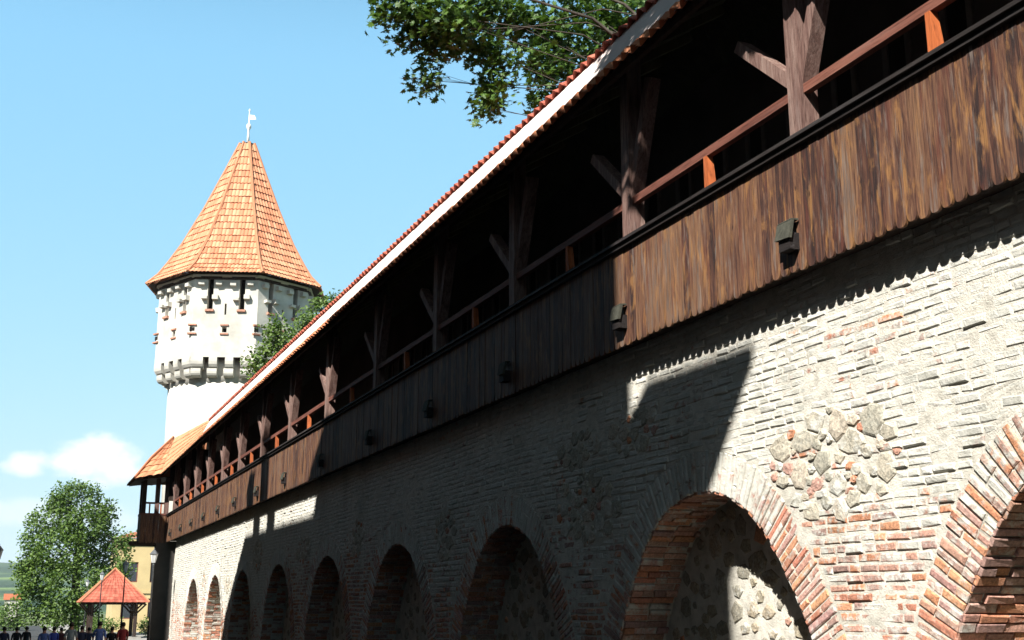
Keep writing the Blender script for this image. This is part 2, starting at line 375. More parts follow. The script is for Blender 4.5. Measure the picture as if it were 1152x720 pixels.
zones = [(8.15, 1.22, .80, .42)] + [(YK[k+1]+2.55+rnd.uniform(-.3,.3), rnd.uniform(.8,1.5), rnd.uniform(.4,.8), rnd.uniform(.25,.5)) for k in range(1, 8)] + [(13.0, 1.9, .5, .2), (11.6, 1.95, .5, .22)]
def inzone(y, z):
    for zc in zones:
        d = ((y-zc[0])/zc[2])**2 + ((z-zc[1])/zc[3])**2
        if d + .5*nz3(1, y, z, 4) < 1: return True
    return False
def bed(y, z): return W + .001 - .010*max(-.6, nz3(2, y, z, 2.2) + .6*nz3(9, y, z, 9)) if y < 20 else W + .001
def wall_face():
    m = MB(); x = W + .001
    zs = list(np.arange(-2.7, 2.95, .05)); Y0, Y1 = -3.6, 52.15
    def end(z): return Y1 - .08*max(0, nz3(7, 0, z, 3)) - (.35*max(0, (z-1.6)/1.0)**1.5 if z > 1.6 else 0)
    def row(a0, e0, a1, e1, z0, z1):            # one 5 cm row of the bed between two edges
        n = max(1, int((e0-a0)/.06)) if a0 < 20 else max(1, int((e0-a0)/.5))
        lo = [a0 + (e0-a0)*k/n for k in range(n+1)]; hi = [a1 + (e1-a1)*k/n for k in range(n+1)]
        vs = [(bed(y,z0), y, z0) for y in lo] + [(bed(y,z1), y, z1) for y in hi]
        m.add(vs, [(n+1+k, n+2+k, k+1, k) for k in range(n)])
    for z0, z1 in zip(zs, zs[1:]):
        a0 = a1 = Y0
        for yk in YK:
            h0, h1 = hout(z0)-.10, hout(z1)-.10
            if h0 <= 0 or h1 <= 0: continue
            if yk - h0 > a0: row(a0, yk-h0, a1, yk-h1, z0, z1)
            a0, a1 = max(a0, yk+h0), max(a1, yk+h1)
        row(a0, end(z0), a1, end(z1), z0, z1)
    for yk in YK: m.add([(W+.02,yk-.7,1.24),(W+.02,yk+.7,1.24),(W+.02,yk+.7,1.9),(W+.02,yk-.7,1.9)], [(3,2,1,0)])
    m.add([(x,end(-2.7),-2.7),(x+1.5,end(-2.7),-2.7),(x+1.5,Y1-.5,ZT),(x,Y1-.5,ZT)], [(3,2,1,0)])
    m.add([(x,Y0,-2.7),(x+1.5,Y0,-2.7),(x+1.5,Y0,ZT),(x,Y0,ZT)], [(0,1,2,3)])
    m.add([(x,Y0,ZT-.05),(x,Y1-.5,ZT-.05),(x+1.5,Y1-.5,ZT-.05),(x+1.5,Y0,ZT-.05)], [(3,2,1,0)])
    m.v = [tuple(Vector(p)+LW) for p in m.v]
    m.build('mortar_bed', M['mortar'], wall)
    b = MB(); ay, az, an = Vector((0,1,0)), Vector((0,0,1)), Vector((-1,0,0))
    k = 0; z = -2.6; YS = -3.6
    while z < 2.88:
        ch = rnd.uniform(.056, .070); y = YS + rnd.uniform(0, .25)
        while y < 52.0:
            ln = rnd.choice((.22,.24,.25,.13,.12,.20,.27,.16))*rnd.uniform(.9,1.08)
            y0, y1 = y, y + ln; y = y1 + rnd.uniform(.008, .022); zm = z + ch/2
            if zm > 1.9 and y1 > 51.9 - .35*(zm-1.6)**1.5: continue
            drop = False
            for yk in YK:
                h = max(hout(z), hout(z+ch)) + .012
                if h <= .02: continue
                if yk-h < y0 and y1 < yk+h: drop = True
                elif y0 < yk-h < y1: y1 = yk-h
                elif y0 < yk+h < y1: y0 = yk+h
            if drop or y1-y0 < .05 or (inzone((y0+y1)/2, zm) and rnd.random() > .38): continue
            if rnd.random() < .012: continue            # a brick fallen out
            w = wash_at((y0+y1)/2, zm) + rnd.uniform(-.22, .22)
            c = rnd.choice(PAL); g = rnd.uniform(.75, 1.1); b.tint = tuple(x*g for x in c); b.wash = w
            zz = z + .014*math.sin(y0*.75 + k*.05) + .014*nz3(0, y0, z, 1.3)
            pr = .0045 + rnd.uniform(-.004, .005) + .006*nz3(5, y0, z, 1.5)
            put_brick(b, Vector((W, y0, zz)), ay, az, an, y1-y0, ch*rnd.uniform(.92,1), pr + (.014 if rnd.random() < .07 else 0), .009, .010)
        z += ch + rnd.uniform(.010, .018); k += 1
    b.v = [tuple(Vector(p)+LW) for p in b.v]
    b.build('brickwork', M['brick'], wall)
def stone_blob(b, c, a1, a2, an, r1, r2):
    n = rnd.randint(5, 7); ph = rnd.random()*6; an = Vector(an); rr = [rnd.uniform(.72, 1.15) for _ in range(n)]
    rings = []
    for sc_, h in ((1.02, -.02), (.98, .004), (.86, .014), (.45, .018)):
        rings.append([c + a1*(math.cos(ph+2*math.pi*i/n)*r1*rr[i]*sc_) + a2*(math.sin(ph+2*math.pi*i/n)*r2*rr[i]*sc_) + an*(h + rnd.uniform(-.005,.005)) for i in range(n)])
    fs = []
    for q in range(3):
        for i in range(n): fs.append((q*n+i, q*n+(i+1)%n, (q+1)*n+(i+1)%n, (q+1)*n+i))
    fs.append(tuple(3*n+i for i in range(n))); b.add(sum(rings, []), fs)
def rubble():
    b = MB(); an = Vector((-1,0,0))
    for zc in zones:
        done = []
        for q_ in range(1400):
            y = zc[0] + rnd.uniform(-1.1,1.1)*zc[2]; z = zc[1] + rnd.uniform(-1.1,1.1)*zc[3]
            r = rnd.uniform(.11, .15) if q_ < 120 else rnd.uniform(.075, .11) if q_ < 500 else rnd.uniform(.045, .07)
            if not inzone(y, z) or any(hout(z - r*.6) + .02 > abs(y-yk) - r*.8 and hout(z-r*.6) > 0 for yk in YK): continue
            if any(math.hypot(y-q[0], z-q[1]) < (r+q[2])*.80 for q in done): continue
            done.append((y, z, r))
            if rnd.random() < .40 and r < .08:
                b.tint = rnd.choice(PAL); b.wash = .3
            else: b.tint = rnd.choice([(.50,.50,.43),(.54,.53,.45),(.44,.45,.39),(.56,.53,.45)]); b.wash = rnd.uniform(.0,.62)
            stone_blob(b, Vector((W, y, z)), Vector((0,1,0)), Vector((0,0,1)), an, r*rnd.uniform(.9,1.35), r*rnd.uniform(.7,1.05))
    b.v = [tuple(Vector(p)+LW) for p in b.v]
    b.build('rubble_patches', M['brick'], wall)
def arch(i, yk):
    deep = 1.35 if yk < 7 else .58
    b = MB(); total = S_[-1]; s = .02
    while s < total - .08:
        wd_ = rnd.uniform(.046, .062); p = cpt(s); n = cnm(s + wd_/2); p2 = cpt(s + wd_)
        if p[1] > -2.5 or True:
            t = Vector((0, *(p2-p))); t.normalize(); nn = Vector((0, *n))
            split = rnd.choice((.25, .13, .41))
            r0 = 0.0
            for r1 in ([split] if split > .4 else [split, RING]):
                gq = rnd.uniform(.85,1.12); b.tint = tuple(x*gq*rnd.uniform(.96,1.04) for x in rnd.choice(PAL)); zz = p[1]
                b.wash = wash_at(yk+p[0], zz)*.75 + rnd.uniform(-.2,.2) + (.16 if zz > .9 else .14)
                sp = 1 + (r0 + r1)/2 * .18                      # bricks fan out a little
                put_brick(b, Vector((W, yk+p[0], p[1])) + nn*(r0+.006), nn, t, Vector((-1,0,0)), r1-r0-.012 + rnd.uniform(-.01,.015)*(r1 > .4), wd_*sp, .007 + rnd.uniform(-.006,.009), .007, .009)
                r0 = r1
        s += wd_ + rnd.uniform(.012, .020)
    b.v = [tuple(Vector(p)+LW) for p in b.v]
    b.build('arch_ring', M['brick'], wall)
    m = MB(); q = MB()                      # the soffit and jambs: brick laid along the depth
    n = len(CURVE)
    for k in range(n-1):
        p, p2 = CURVE[k] + NRM[k]*.012, CURVE[k+1] + NRM[k+1]*.012
        m.add([(W+.004, yk+p[0], p[1]), (W+.004, yk+p2[0], p2[1]), (W+deep, yk+p2[0], p2[1]), (W+deep, yk+p[0], p[1])], [(0,1,2,3)])
        o, o2 = CURVE[k] + NRM[k]*(RING-.01), CURVE[k+1] + NRM[k+1]*(RING-.01)
        m.add([(W+.005, yk+p[0], p[1]), (W+.005, yk+p2[0], p2[1]), (W+.005, yk+o2[0], o2[1]), (W+.005, yk+o[0], o[1])], [(3,2,1,0)])
    s = .02
    while s < total - .08:
        wd_ = rnd.uniform(.058, .072); p = cpt(s); nn = cnm(s + wd_/2); p2 = cpt(s+wd_)
        t = Vector((0, *(p2-p))).normalized(); inn = Vector((0, *(-nn)))
        x = W + rnd.uniform(.0, .015)
        while x < W + deep - .05:
            ln = min(rnd.choice((.25,.25,.13,.27)), W + deep - x)
            gq = rnd.uniform(.8,1.1); q.tint = tuple(c*gq*rnd.uniform(.96,1.04) for c in rnd.choice(PAL)); q.wash = rnd.uniform(-.05, .55) + (.25 if yk > 30 else 0)
            put_brick(q, Vector((x, yk+p[0], p[1])), Vector((1,0,0)), t, inn, ln, wd_, .006 + rnd.uniform(-.010,.022), .005)
            x += ln + rnd.uniform(.008,.016)
        s += wd_ + rnd.uniform(.010, .018)
    # wall at the back of the niche: rubble in lime
    xb = W + deep - .002
    zs = np.arange(-2.7, 1.16, .05)
    pts = [(xb, yk+q_[0], q_[1]) for q_ in (CURVE + NRM*.05)]
    g = MB(); g.add(pts, [tuple(range(len(pts)))])
    done = []
    for _ in range(260 if i > 3 else 1500):
        y = rnd.uniform(-1.95, 1.95); z = rnd.uniform(-1.9, 1.1); r = rnd.uniform(.05, .17)
        if abs(y) + r*.8 > hw(z + r*.5): continue
        if any(math.hypot(y-d[0], z-d[1]) < (r+d[2])*.84 for d in done): continue
        done.append((y, z, r)); st = rnd.random() < .95
        g.tint = rnd.choice([(.40,.38,.30),(.34,.34,.29),(.46,.42,.33)]) if st else rnd.choice(PAL); g.wash = rnd.uniform(0, .5)
        stone_blob(g, Vector((xb, yk+y, z)), Vector((0,1,0)), Vector((0,0,1)), Vector((-1,0,0)), r*rnd.uniform(.9,1.2), r*rnd.uniform(.7,1.05))
    g.mi = 0
    for mb in (m, q, g): mb.v = [tuple(Vector(p)+LW) for p in mb.v]
    rec = m.build('niche', M['mortar'], wall)
    q.build('niche_brickwork', M['brick'], rec)
    gm_ = g.build('niche_back', [M['mortar'], M['brick']], rec)
    gm_.data.polygons.foreach_set('material_index', [0] + [1]*(len(gm_.data.polygons)-1))
wall_face(); rubble()
for i, yk in enumerate(YK): arch(i, yk)
XB = 7.65                                   # back wall of the walkway
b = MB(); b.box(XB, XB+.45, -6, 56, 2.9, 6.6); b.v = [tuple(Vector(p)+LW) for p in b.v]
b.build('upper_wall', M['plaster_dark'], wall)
for k in range(26):
    y = 6.0 + .82*k; f = MB(); z0, z1, w = 5.05, 5.62, .20
    for (ya, yb, za, zb) in ((y-w, y+w, z1, z1+.07), (y-w, y+w, z0-.07, z0), (y-w, y-w+.07, z0, z1), (y+w-.07, y+w, z0, z1)):
        f.box(XB-.03, XB+.01, ya, yb, za, zb)
    f.v = [tuple(Vector(p)+LW) for p in f.v]
    fo = f.build('loophole', M['stone_dim'], wall)
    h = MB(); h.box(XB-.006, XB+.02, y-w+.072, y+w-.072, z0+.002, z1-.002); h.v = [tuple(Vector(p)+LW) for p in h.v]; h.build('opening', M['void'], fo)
# pier that closes the wall at its far end
pier = thing('pier', 'dark square masonry pier in shade under the end of the gallery', 'pier', (6.3, 53.6, -2.3))
b = MB(); b.box(5.62, 7.9, 53.25, 53.85, -2.7, 2.895); b.v = [tuple(Vector(p)-Vector((6.3,53.6,-2.3))) for p in b.v]; b.build('shaft', M['plaster_dark'], pier)
b = MB(); b.box(5.56, 7.9, 53.19, 53.9, -2.7, -1.7); b.v = [tuple(Vector(p)-Vector((6.3,53.6,-2.3))) for p in b.v]; b.build('plinth', M['stone'], pier)

# ------------------------------------------------------------------ the wooden gallery
G0 = Vector((6.0, 20, 2.8))
gal = thing('wooden_gallery', 'long roofed timber defence gallery with plank parapet on top of the arched wall', 'gallery', G0)
def gb(b, name, m, parent=None, smooth=False):
    b.v = [tuple(Vector(p)-G0) for p in b.v]; return b.build(name, m, parent or gal, smooth=smooth)
PX, PT, PB = 6.0, 3.93, 2.83
def boarding(b, p0, p1, z0=PB, z1=PT, pitch=.125):
    """vertical boards with rounded lower ends from p0 to p1 (plan), outer side to the right of travel"""
    p0, p1 = Vector((*p0, 0)), Vector((*p1, 0)); d = (p1-p0); Ln = d.length; d.normalize(); n = Vector((d.y, -d.x, 0))
    s = 0
    while s < Ln - .02:
        w = min(pitch*rnd.uniform(.93, 1.08), Ln - s); a, e = s+.0015, s+w-.0015
        b.tint = (rnd.random(), rnd.random(), rnd.random()); b.wash = min(1, max(0, rnd.gauss(.5, .28) + .25*nz3(s, 0, 0, .5)))
        zb = z0 + rnd.uniform(-.008, .010); off = rnd.uniform(-.004, .004); r = .082 + rnd.uniform(-.018,.014)
        prof = [(a, z1)] + [(a + (e-a)*t, zb + r*abs(2*t-1)**4.6) for t in (0,.03,.07,.12,.18,.27,.4,.5,.6,.73,.82,.88,.93,.97,1)] + [(e, z1)]
        fr = [p0 + d*u + n*(.0+off) + Vector((0,0,z)) for u, z in prof]; bk = [q - n*.026 for q in fr]
        k = len(fr); b.add(fr + bk, [tuple(range(k)), tuple(range(k, 2*k))[::-1]] + [(i, i+k, (i+1)%k+k, (i+1)%k) for i in range(k)])
        s += w
b = MB(); boarding(b, (PX, 53.2), (PX, -4.0)); gb(b, 'parapet_boards', M['boards'])
b = MB(); boarding(b, (4.90, 53.2), (PX-.03, 53.2), 2.80, 4.0); boarding(b, (4.90, 54.3), (4.90, 53.2), 2.80, 4.0); gb(b, 'end_boards', M['boards'])
b = MB(); b.tint = (.2,.5,.7); b.box(PX-.045, PX+.12, -4.0, 53.15, PT+.003, PT+.052); b.wash = .9; b.box(PX-.075, PX+.14, -4.0, 53.12, PT+.055, PT+.088); gb(b, 'sill', M['tar'])
b = MB(); b.box(PX+.03, XB, -4.0, 53.2, 2.90, 2.96); b.box(4.95, 5.99, 53.23, 54.25, 2.90, 2.96); gb(b, 'floor', M['dark'])
b = MB(); b.box(6.22, XB, 53.1, 53.18, 2.97, 4.6); b.box(5.99, XB, 53.1, 53.18, 4.6, 6.9); gb(b, 'end_partition', M['dark'])
PY = [-1.7, 1.55, 4.75, 7.95, 11.1, 14.45, 17.7, 21.2, 25.0, 28.75, 32.3, 35.8, 38.9, 42.0, 45.0, 48.0, 51.3]
for y in PY:                                # joist ends poking through the boards
    yc = y + .15; e = MB()
    e.hexa([(PX-.09,yc-.105,3.265),(PX-.06,yc-.105,3.265),(PX-.06,yc+.105,3.265),(PX-.09,yc+.105,3.265)][::-1], [(PX-.125,yc-.105,3.10),(PX-.095,yc-.105,3.10),(PX-.095,yc+.105,3.115),(PX-.125,yc+.105,3.115)][::-1])
    e.hexa([(PX-.092,yc-.10,3.268),(PX-.012,yc-.10,3.268),(PX-.012,yc+.10,3.268),(PX-.092,yc+.10,3.268)], [(PX-.085,yc-.10,3.278),(PX-.012,yc-.10,3.285),(PX-.012,yc+.10,3.285),(PX-.085,yc+.10,3.278)])
    hd = gb(e, 'chute_hood', M['endgrain'])
    e = MB(); e.box(PX-.10, PX+.25, yc-.08, yc+.08, 3.01, 3.16); gb(e, 'joist_end', M['tar'], hd)
RZ = 4.44
for y in PY:
    p = MB(); p.tint = (rnd.random(), rnd.random(), .5); p.wash = rnd.uniform(.3,.7)
    p.box(5.985, 6.17, y-.09, y+.09, PT+.096, 6.2)
    po = gb(p, 'post', M['post'])
    for sg, dy, z0, z1 in ((1, .90, 4.52, 5.30), (-1, .50, 4.50, 5.75)):
        q = MB(); q.tint = (rnd.random(), rnd.random(), rnd.random()); q.wash = .5 if sg > 0 else .1
        q.bar((6.09, y+sg*.03, z0), (6.09, y+sg*dy, z1), .115, .15, (1,0,0)); gb(q, 'brace', M['post'], po)
for y0, y1 in zip(PY, PY[1:]):
    r = MB(); r.tint = (rnd.random(), .5, rnd.random()); r.box(6.02, 6.09, y0+.091, y1-.091, RZ-.042, RZ+.042); gb(r, 'handrail', M['rail'])
    ym = (y0+y1)/2 - .05; q = MB(); q.tint = (rnd.random(), .2, .4)
    z0 = PT+.096; q.hexa([(6.01,ym-.075,z0),(6.09,ym-.075,z0),(6.09,ym+.03,z0),(6.01,ym+.03,z0)], [(6.01,ym-.02,RZ-.043),(6.09,ym-.02,RZ-.043),(6.09,ym+.03,RZ-.043),(6.01,ym+.03,RZ-.043)])
    gb(q, 'baluster', M['orange'])
# loggia at the far end
for x, y in ((5.0, 53.32), (5.55, 53.32), (5.0, 54.2), (5.95, 53.35)):
    p = MB(); p.tint = (rnd.random(), .3, .5); p.box(x-.09, x+.09, y-.09, y+.09, 2.9, 5.6); gb(p, 'corner_post', M['dark'] if x < 5.3 else M['post'])
for a, e in (((5.09,53.32,4.5),(5.46,53.32,4.5)), ((5.64,53.32,4.5),(5.86,53.32,4.5)), ((5.0,53.41,4.5),(5.0,54.11,4.5)), ((4.87,53.22,4.02),(5.95,53.22,4.02)), ((4.92,53.3,4.02),(4.92,54.3,4.02))):
    r = MB(); r.bar(a, e, .08, .08); gb(r, 'handrail', M['rail'])
for x in (5.25, 5.72):
    q = MB(); q.box(x-.03, x+.03, 53.27, 53.33, 4.0, 4.455); gb(q, 'baluster', M['orange'])
b = MB(); b.bar((4.87,53.35,2.80),(4.87,54.3,2.80),.16,.16); b.bar((4.5,53.32,2.79),(6.2,53.32,2.79),.12,.14); b.bar((4.6,54.1,2.79),(6.2,54.1,2.79),.14,.16); gb(b, 'bearer', M['dark'])
# roof timbers
b = MB(); b.box(6.0, 6.18, -4, 53.2, 6.2, 6.38); gb(b, 'dark_eave_plate', M['dark'])
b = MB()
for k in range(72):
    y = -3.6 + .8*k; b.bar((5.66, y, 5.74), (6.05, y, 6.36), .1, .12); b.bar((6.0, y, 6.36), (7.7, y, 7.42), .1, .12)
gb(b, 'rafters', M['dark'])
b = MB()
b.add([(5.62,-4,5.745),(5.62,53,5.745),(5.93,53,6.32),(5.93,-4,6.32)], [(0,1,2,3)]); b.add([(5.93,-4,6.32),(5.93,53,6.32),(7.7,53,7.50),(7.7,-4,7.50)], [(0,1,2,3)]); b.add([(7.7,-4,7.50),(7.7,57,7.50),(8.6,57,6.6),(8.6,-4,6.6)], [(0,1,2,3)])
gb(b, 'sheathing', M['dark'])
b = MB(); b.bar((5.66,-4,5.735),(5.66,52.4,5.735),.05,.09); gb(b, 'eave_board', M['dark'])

def tiles(b, p00, p10, p01, p11, pitch=.2, rows=1, amp=.035, lift=.035, seg=6, thick=.016, rag=.012):
    """S-tiles on the quad p00-p10 (eave) to p01-p11 (top); wave across, courses overlapping"""
    p00, p10, p01, p11 = map(Vector, (p00, p10, p01, p11))
    nrm = (p10-p00).cross(p01-p00).normalized()
    if nrm.z < 0: nrm = -nrm
    cols = max(2, round(((p10-p00).length + (p11-p01).length)/2/pitch))
    prof = [0, .62, 1.0, .62, 0, -.55] if seg == 6 else [0, 1, 0, -.5]
    for r in range(rows):
        v0, v1 = r/rows - (.10/rows if r else 0), (r+1)/rows
        for c in range(cols):
            b.wash = rnd.random(); vs = []; jz = rnd.uniform(-.006, .006); jv = rnd.uniform(-rag, rag)
            for v, li in ((v0, lift), (v1, 0)):
                for s in range(seg+1):
                    u = (c + s/seg)/cols
                    h = prof[s % seg]
                    p = (p00*(1-u) + p10*u)*(1-v) + (p01*(1-u) + p11*u)*v
                    q = p + nrm*(h*amp + li + jz)
                    if v == v0: q = q + (p00-p01).normalized()*jv
                    vs.append(q)
            k = seg+1; lo = [Vector(x) - nrm*thick for x in vs]
            fs = [(s, s+1, k+s+1, k+s) for s in range(seg)] + [(2*k+s+1, 2*k+s, 3*k+s, 3*k+s+1) for s in range(seg)] + [(s+1, s, 2*k+s, 2*k+s+1) for s in range(seg)]
            b.add(vs + lo, fs)
b = MB(); tiles(b, (5.56,-4,5.72), (5.56,41.5,5.72), (5.61,-4,5.835), (5.61,41.5,5.835), .205, 1, .045); gb(b, 'eave_tiles', M['tile'], smooth=False)
b = MB(); b.add([(5.575,-4,5.775),(5.575,41.5,5.775),(5.90,41.5,6.42),(5.90,-4,6.42)], [(0,1,2,3)]); gb(b, 'pale_strip', M['pale_band'])
b = MB(); tiles(b, (5.86,-4,6.37), (5.86,41.5,6.37), (6.4,-4,6.74), (6.4,41.5,6.74), .205, 2, .05); tiles(b, (6.4,-4,6.74), (6.4,41.5,6.74), (7.75,-4,7.62), (7.75,41.5,7.62), .41, 4, seg=4); gb(b, 'roof_tiles', M['tile_red'])
b = MB(); tiles(b, (8.7,-4,6.6), (8.7,57,6.6), (7.75,-4,7.62), (7.75,57,7.62), .41, 3, seg=4); gb(b, 'rear_roof_tiles', M['tile_red'])
PK = (6.25, 54.7, 7.55)                      # peak of the hipped end
b = MB()
tiles(b, (5.56,41.5,5.72), (5.56,52.5,5.66), (5.90,41.5,6.42), (6.25,54.4,7.50), .205, 6, .030)
tiles(b, (5.56,52.5,5.66), (4.45,52.5,5.42), PK, (6.15,54.7,7.55), .2, 7, .030)
tiles(b, (4.45,52.5,5.42), (4.45,55.6,5.42), (6.15,54.7,7.55), (6.15,55.0,7.55), .2, 7, .030)
tiles(b, (4.45,55.6,5.42), (7.75,55.6,5.6), (6.15,55.0,7.55), (7.75,55.0,7.62), .2, 7, .030)
b.add([(5.90,41.5,6.40),(6.25,54.4,7.50),(7.75,54.4,7.62),(7.75,41.5,7.62)], [(0,1,2,3)])
gb(b, 'hipped_end', M['tile_light'])
b = MB(); b.add([(5.6,41.5,5.70),(5.6,53,5.62),(6.22,54.4,7.40),(5.92,41.5,6.30)], [(0,1,2,3)]); b.add([(4.5,52.55,5.38),(6.0,52.55,5.60),(6.0,55.5,5.6),(4.5,55.5,5.38)], [(0,1,2,3)]); gb(b, 'end_soffit', M['dark'])
b = MB(); b.tube([(4.45,52.5,5.46),(5.2,53.55,6.5),(6.2,54.7,7.6)], .05, 6); gb(b, 'hip_ridge', M['tile_light'])

# ------------------------------------------------------------------ the tower
TC = Vector((10.40, 65.0, 0)); tower = thing('round_tower', 'tall whitewashed defence tower with machicolations and pointed clay tile roof', 'tower', (TC.x, TC.y, -2.2))
T0 = Vector((TC.x, TC.y, -2.2))
def tb(b, name, m, parent=None, smooth=False):
    b.v = [tuple(Vector(p)-T0) for p in b.v]; return b.build(name, m, parent or tower, smooth=smooth)
b = MB(); b.lathe([(3.25,-2.5),(3.42,6),(3.48,11.6)], TC, 64); tb(b, 'shaft', M['plaster'], smooth=True)
# direction of octagon corner 0: to the right of the line towards the street
Tdir = -Vector((TC.x, TC.y, 0)).normalized(); Ldir = Vector((Tdir.y, -Tdir.x, 0)) * 1
if Ldir.x > 0: Ldir = -Ldir
def octdir(deg):                            # deg measured from the side facing the street, positive to the left
    a = R(deg); return Tdir*math.cos(a) + Ldir*math.sin(a)
A0 = -13.0
RD, ZD0, ZD1 = 4.32, 12.78, 17.35
def holed(b, org, u, n, w, z0, z1, holes, depth, back=None):
    """wall panel with rectangular holes (u0,u1,za,zb), reveals and dark backs"""
    us = sorted({-w/2, w/2, *[h[0] for h in holes], *[h[1] for h in holes]}); zs = sorted({z0, z1, *[h[2] for h in holes], *[h[3] for h in holes]})
    P = lambda a, z, d=0: org + u*a + n*(-d) + Vector((0,0,z))
    for ua, ub in zip(us, us[1:]):
        for za, zb in zip(zs, zs[1:]):
            if any(h[0] <= ua and ub <= h[1] and h[2] <= za and zb <= h[3] for h in holes): continue
            b.add([P(ua,za),P(ub,za),P(ub,zb),P(ua,zb)], [(0,1,2,3)])
    for (ua, ub, za, zb) in holes:
        q = [P(ua,za),P(ub,za),P(ub,zb),P(ua,zb)]; k = [P(ua,za,depth),P(ub,za,depth),P(ub,zb,depth),P(ua,zb,depth)]
        b.add(q+k, [(i, (i+1)%4, (i+1)%4+4, i+4) for i in range(4)])
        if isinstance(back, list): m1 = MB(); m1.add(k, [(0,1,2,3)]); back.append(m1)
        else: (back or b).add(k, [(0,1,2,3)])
drum = MB(); voids = []; parts = []
for f in range(8):
    a = A0 + 22.5 + 45*f; n = octdir(a); c0 = octdir(a-22.5)*RD; c1 = octdir(a+22.5)*RD
    u = (c1-c0).normalized(); w = (c1-c0).length; org = TC + (c0+c1)/2
    slits = [(-.97,-.67,15.35,ZD1-.02), (.67,.97,15.35,ZD1-.02)]
    holed(drum, org, u, n, w, ZD0, ZD1, slits + [(-.05,.05,15.05,15.65), (-.12,.12,14.10,14.40)], .5, voids)
    parts.append((f, org, u, n, w))
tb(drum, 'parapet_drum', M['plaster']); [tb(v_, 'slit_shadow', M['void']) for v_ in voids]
def block(b, org, u, n, a, z, wu, hz, pr, round_=False):
    q = lambda uu, d, zz: org + u*uu + n*d + Vector((0,0,zz))
    if not round_:
        b.hexa([q(a-wu/2,-.05,z-hz/2),q(a+wu/2,-.05,z-hz/2),q(a+wu/2,-.05,z+hz/2),q(a-wu/2,-.05,z+hz/2)], [q(a-wu/2,pr*.9,z-hz/2+.03),q(a+wu/2,pr,z-hz/2+.03),q(a+wu/2,pr,z+hz/2-.02),q(a-wu/2,pr,z+hz/2-.02)])
    else:                                   # corbel with a quarter-round nose
        prof = [(-.6, z+hz/2), (pr, z+hz/2)] + [(pr - pr*.0 - hz*.6*(1-math.cos(t)), z + hz/2 - hz*.35 - hz*.65*math.sin(t)) for t in np.linspace(0, math.pi/2, 5)] + [(-.6, z-hz/2)]
        k = len(prof); vs = [q(a-wu/2, d, zz) for d, zz in prof] + [q(a+wu/2, d, zz) for d, zz in prof]
        b.add(vs, [tuple(range(k))[::-1], tuple(range(k, 2*k))] + [(i, (i+1)%k, (i+1)%k+k, i+k) for i in range(k)])
for f, org, u, n, w in parts:
    if f in (3, 4, 5): continue             # far side
    for s in (-.82, .82):
        sl = MB(); block(sl, org, u, n, s, 15.26, .44, .16, .13); tb(sl, 'slit_sill', M['terra'])
        for (da, z, hh) in ((-.44, 16.7, .26), (.46, 16.68, .24), (-.28, 15.95, .28), (.28, 15.9, .18)):
            bl = MB(); block(bl, org, u, n, s+da, z + rnd.uniform(-.04,.04), .30, hh, .26); tb(bl, 'stone_bracket', M['plaster'])
    for s in (0, w/2-.05):
        bl = MB(); block(bl, org, u, n, s, 17.12, .5, .16, .10); tb(bl, 'stone_bracket', M['plaster'])
    for z, hh in ((14.48, .12), (14.01, .13)):
        bl = MB(); block(bl, org, u, n, 0, z, .42, hh, .08); tb(bl, 'loophole_trim', M['terra'])
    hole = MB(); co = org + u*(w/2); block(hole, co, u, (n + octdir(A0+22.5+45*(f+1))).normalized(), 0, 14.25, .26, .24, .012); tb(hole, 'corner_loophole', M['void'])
    bl = MB(); block(bl, co, u, n, 0, 14.48, .42, .12, .09); tb(bl, 'loophole_trim', M['terra']); bl = MB(); block(bl, co, u, n, 0, 14.01, .44, .12, .10); tb(bl, 'loophole_trim', M['terra'])
    # machicolation: upper tier with three gaps, corbels under it
    edges = [-w/2, -.87, -.33, .33-.12, .33+.30, w/2]
    for (ua, ub) in ((-w/2+.01, -.92), (-.55, -.13), (.28, .70), (1.0, w/2-.01)):
        c = MB(); block(c, org, u, n, (ua+ub)/2, 12.48, ub-ua, .62, .02, True); tb(c, 'machicolation_block', M['plaster'])
    for s in (-1.15, -.30, .55, 1.38):
        c = MB(); block(c, org, u, n, s, 12.0, .50, .44, -.16, True); tb(c, 'corbel', M['plaster'])
b = MB(); b.lathe([(3.48,11.5),(3.52,12.2),(3.5,12.79)], TC, 48); tb(b, 'corbel_core', M['plaster'], smooth=True)
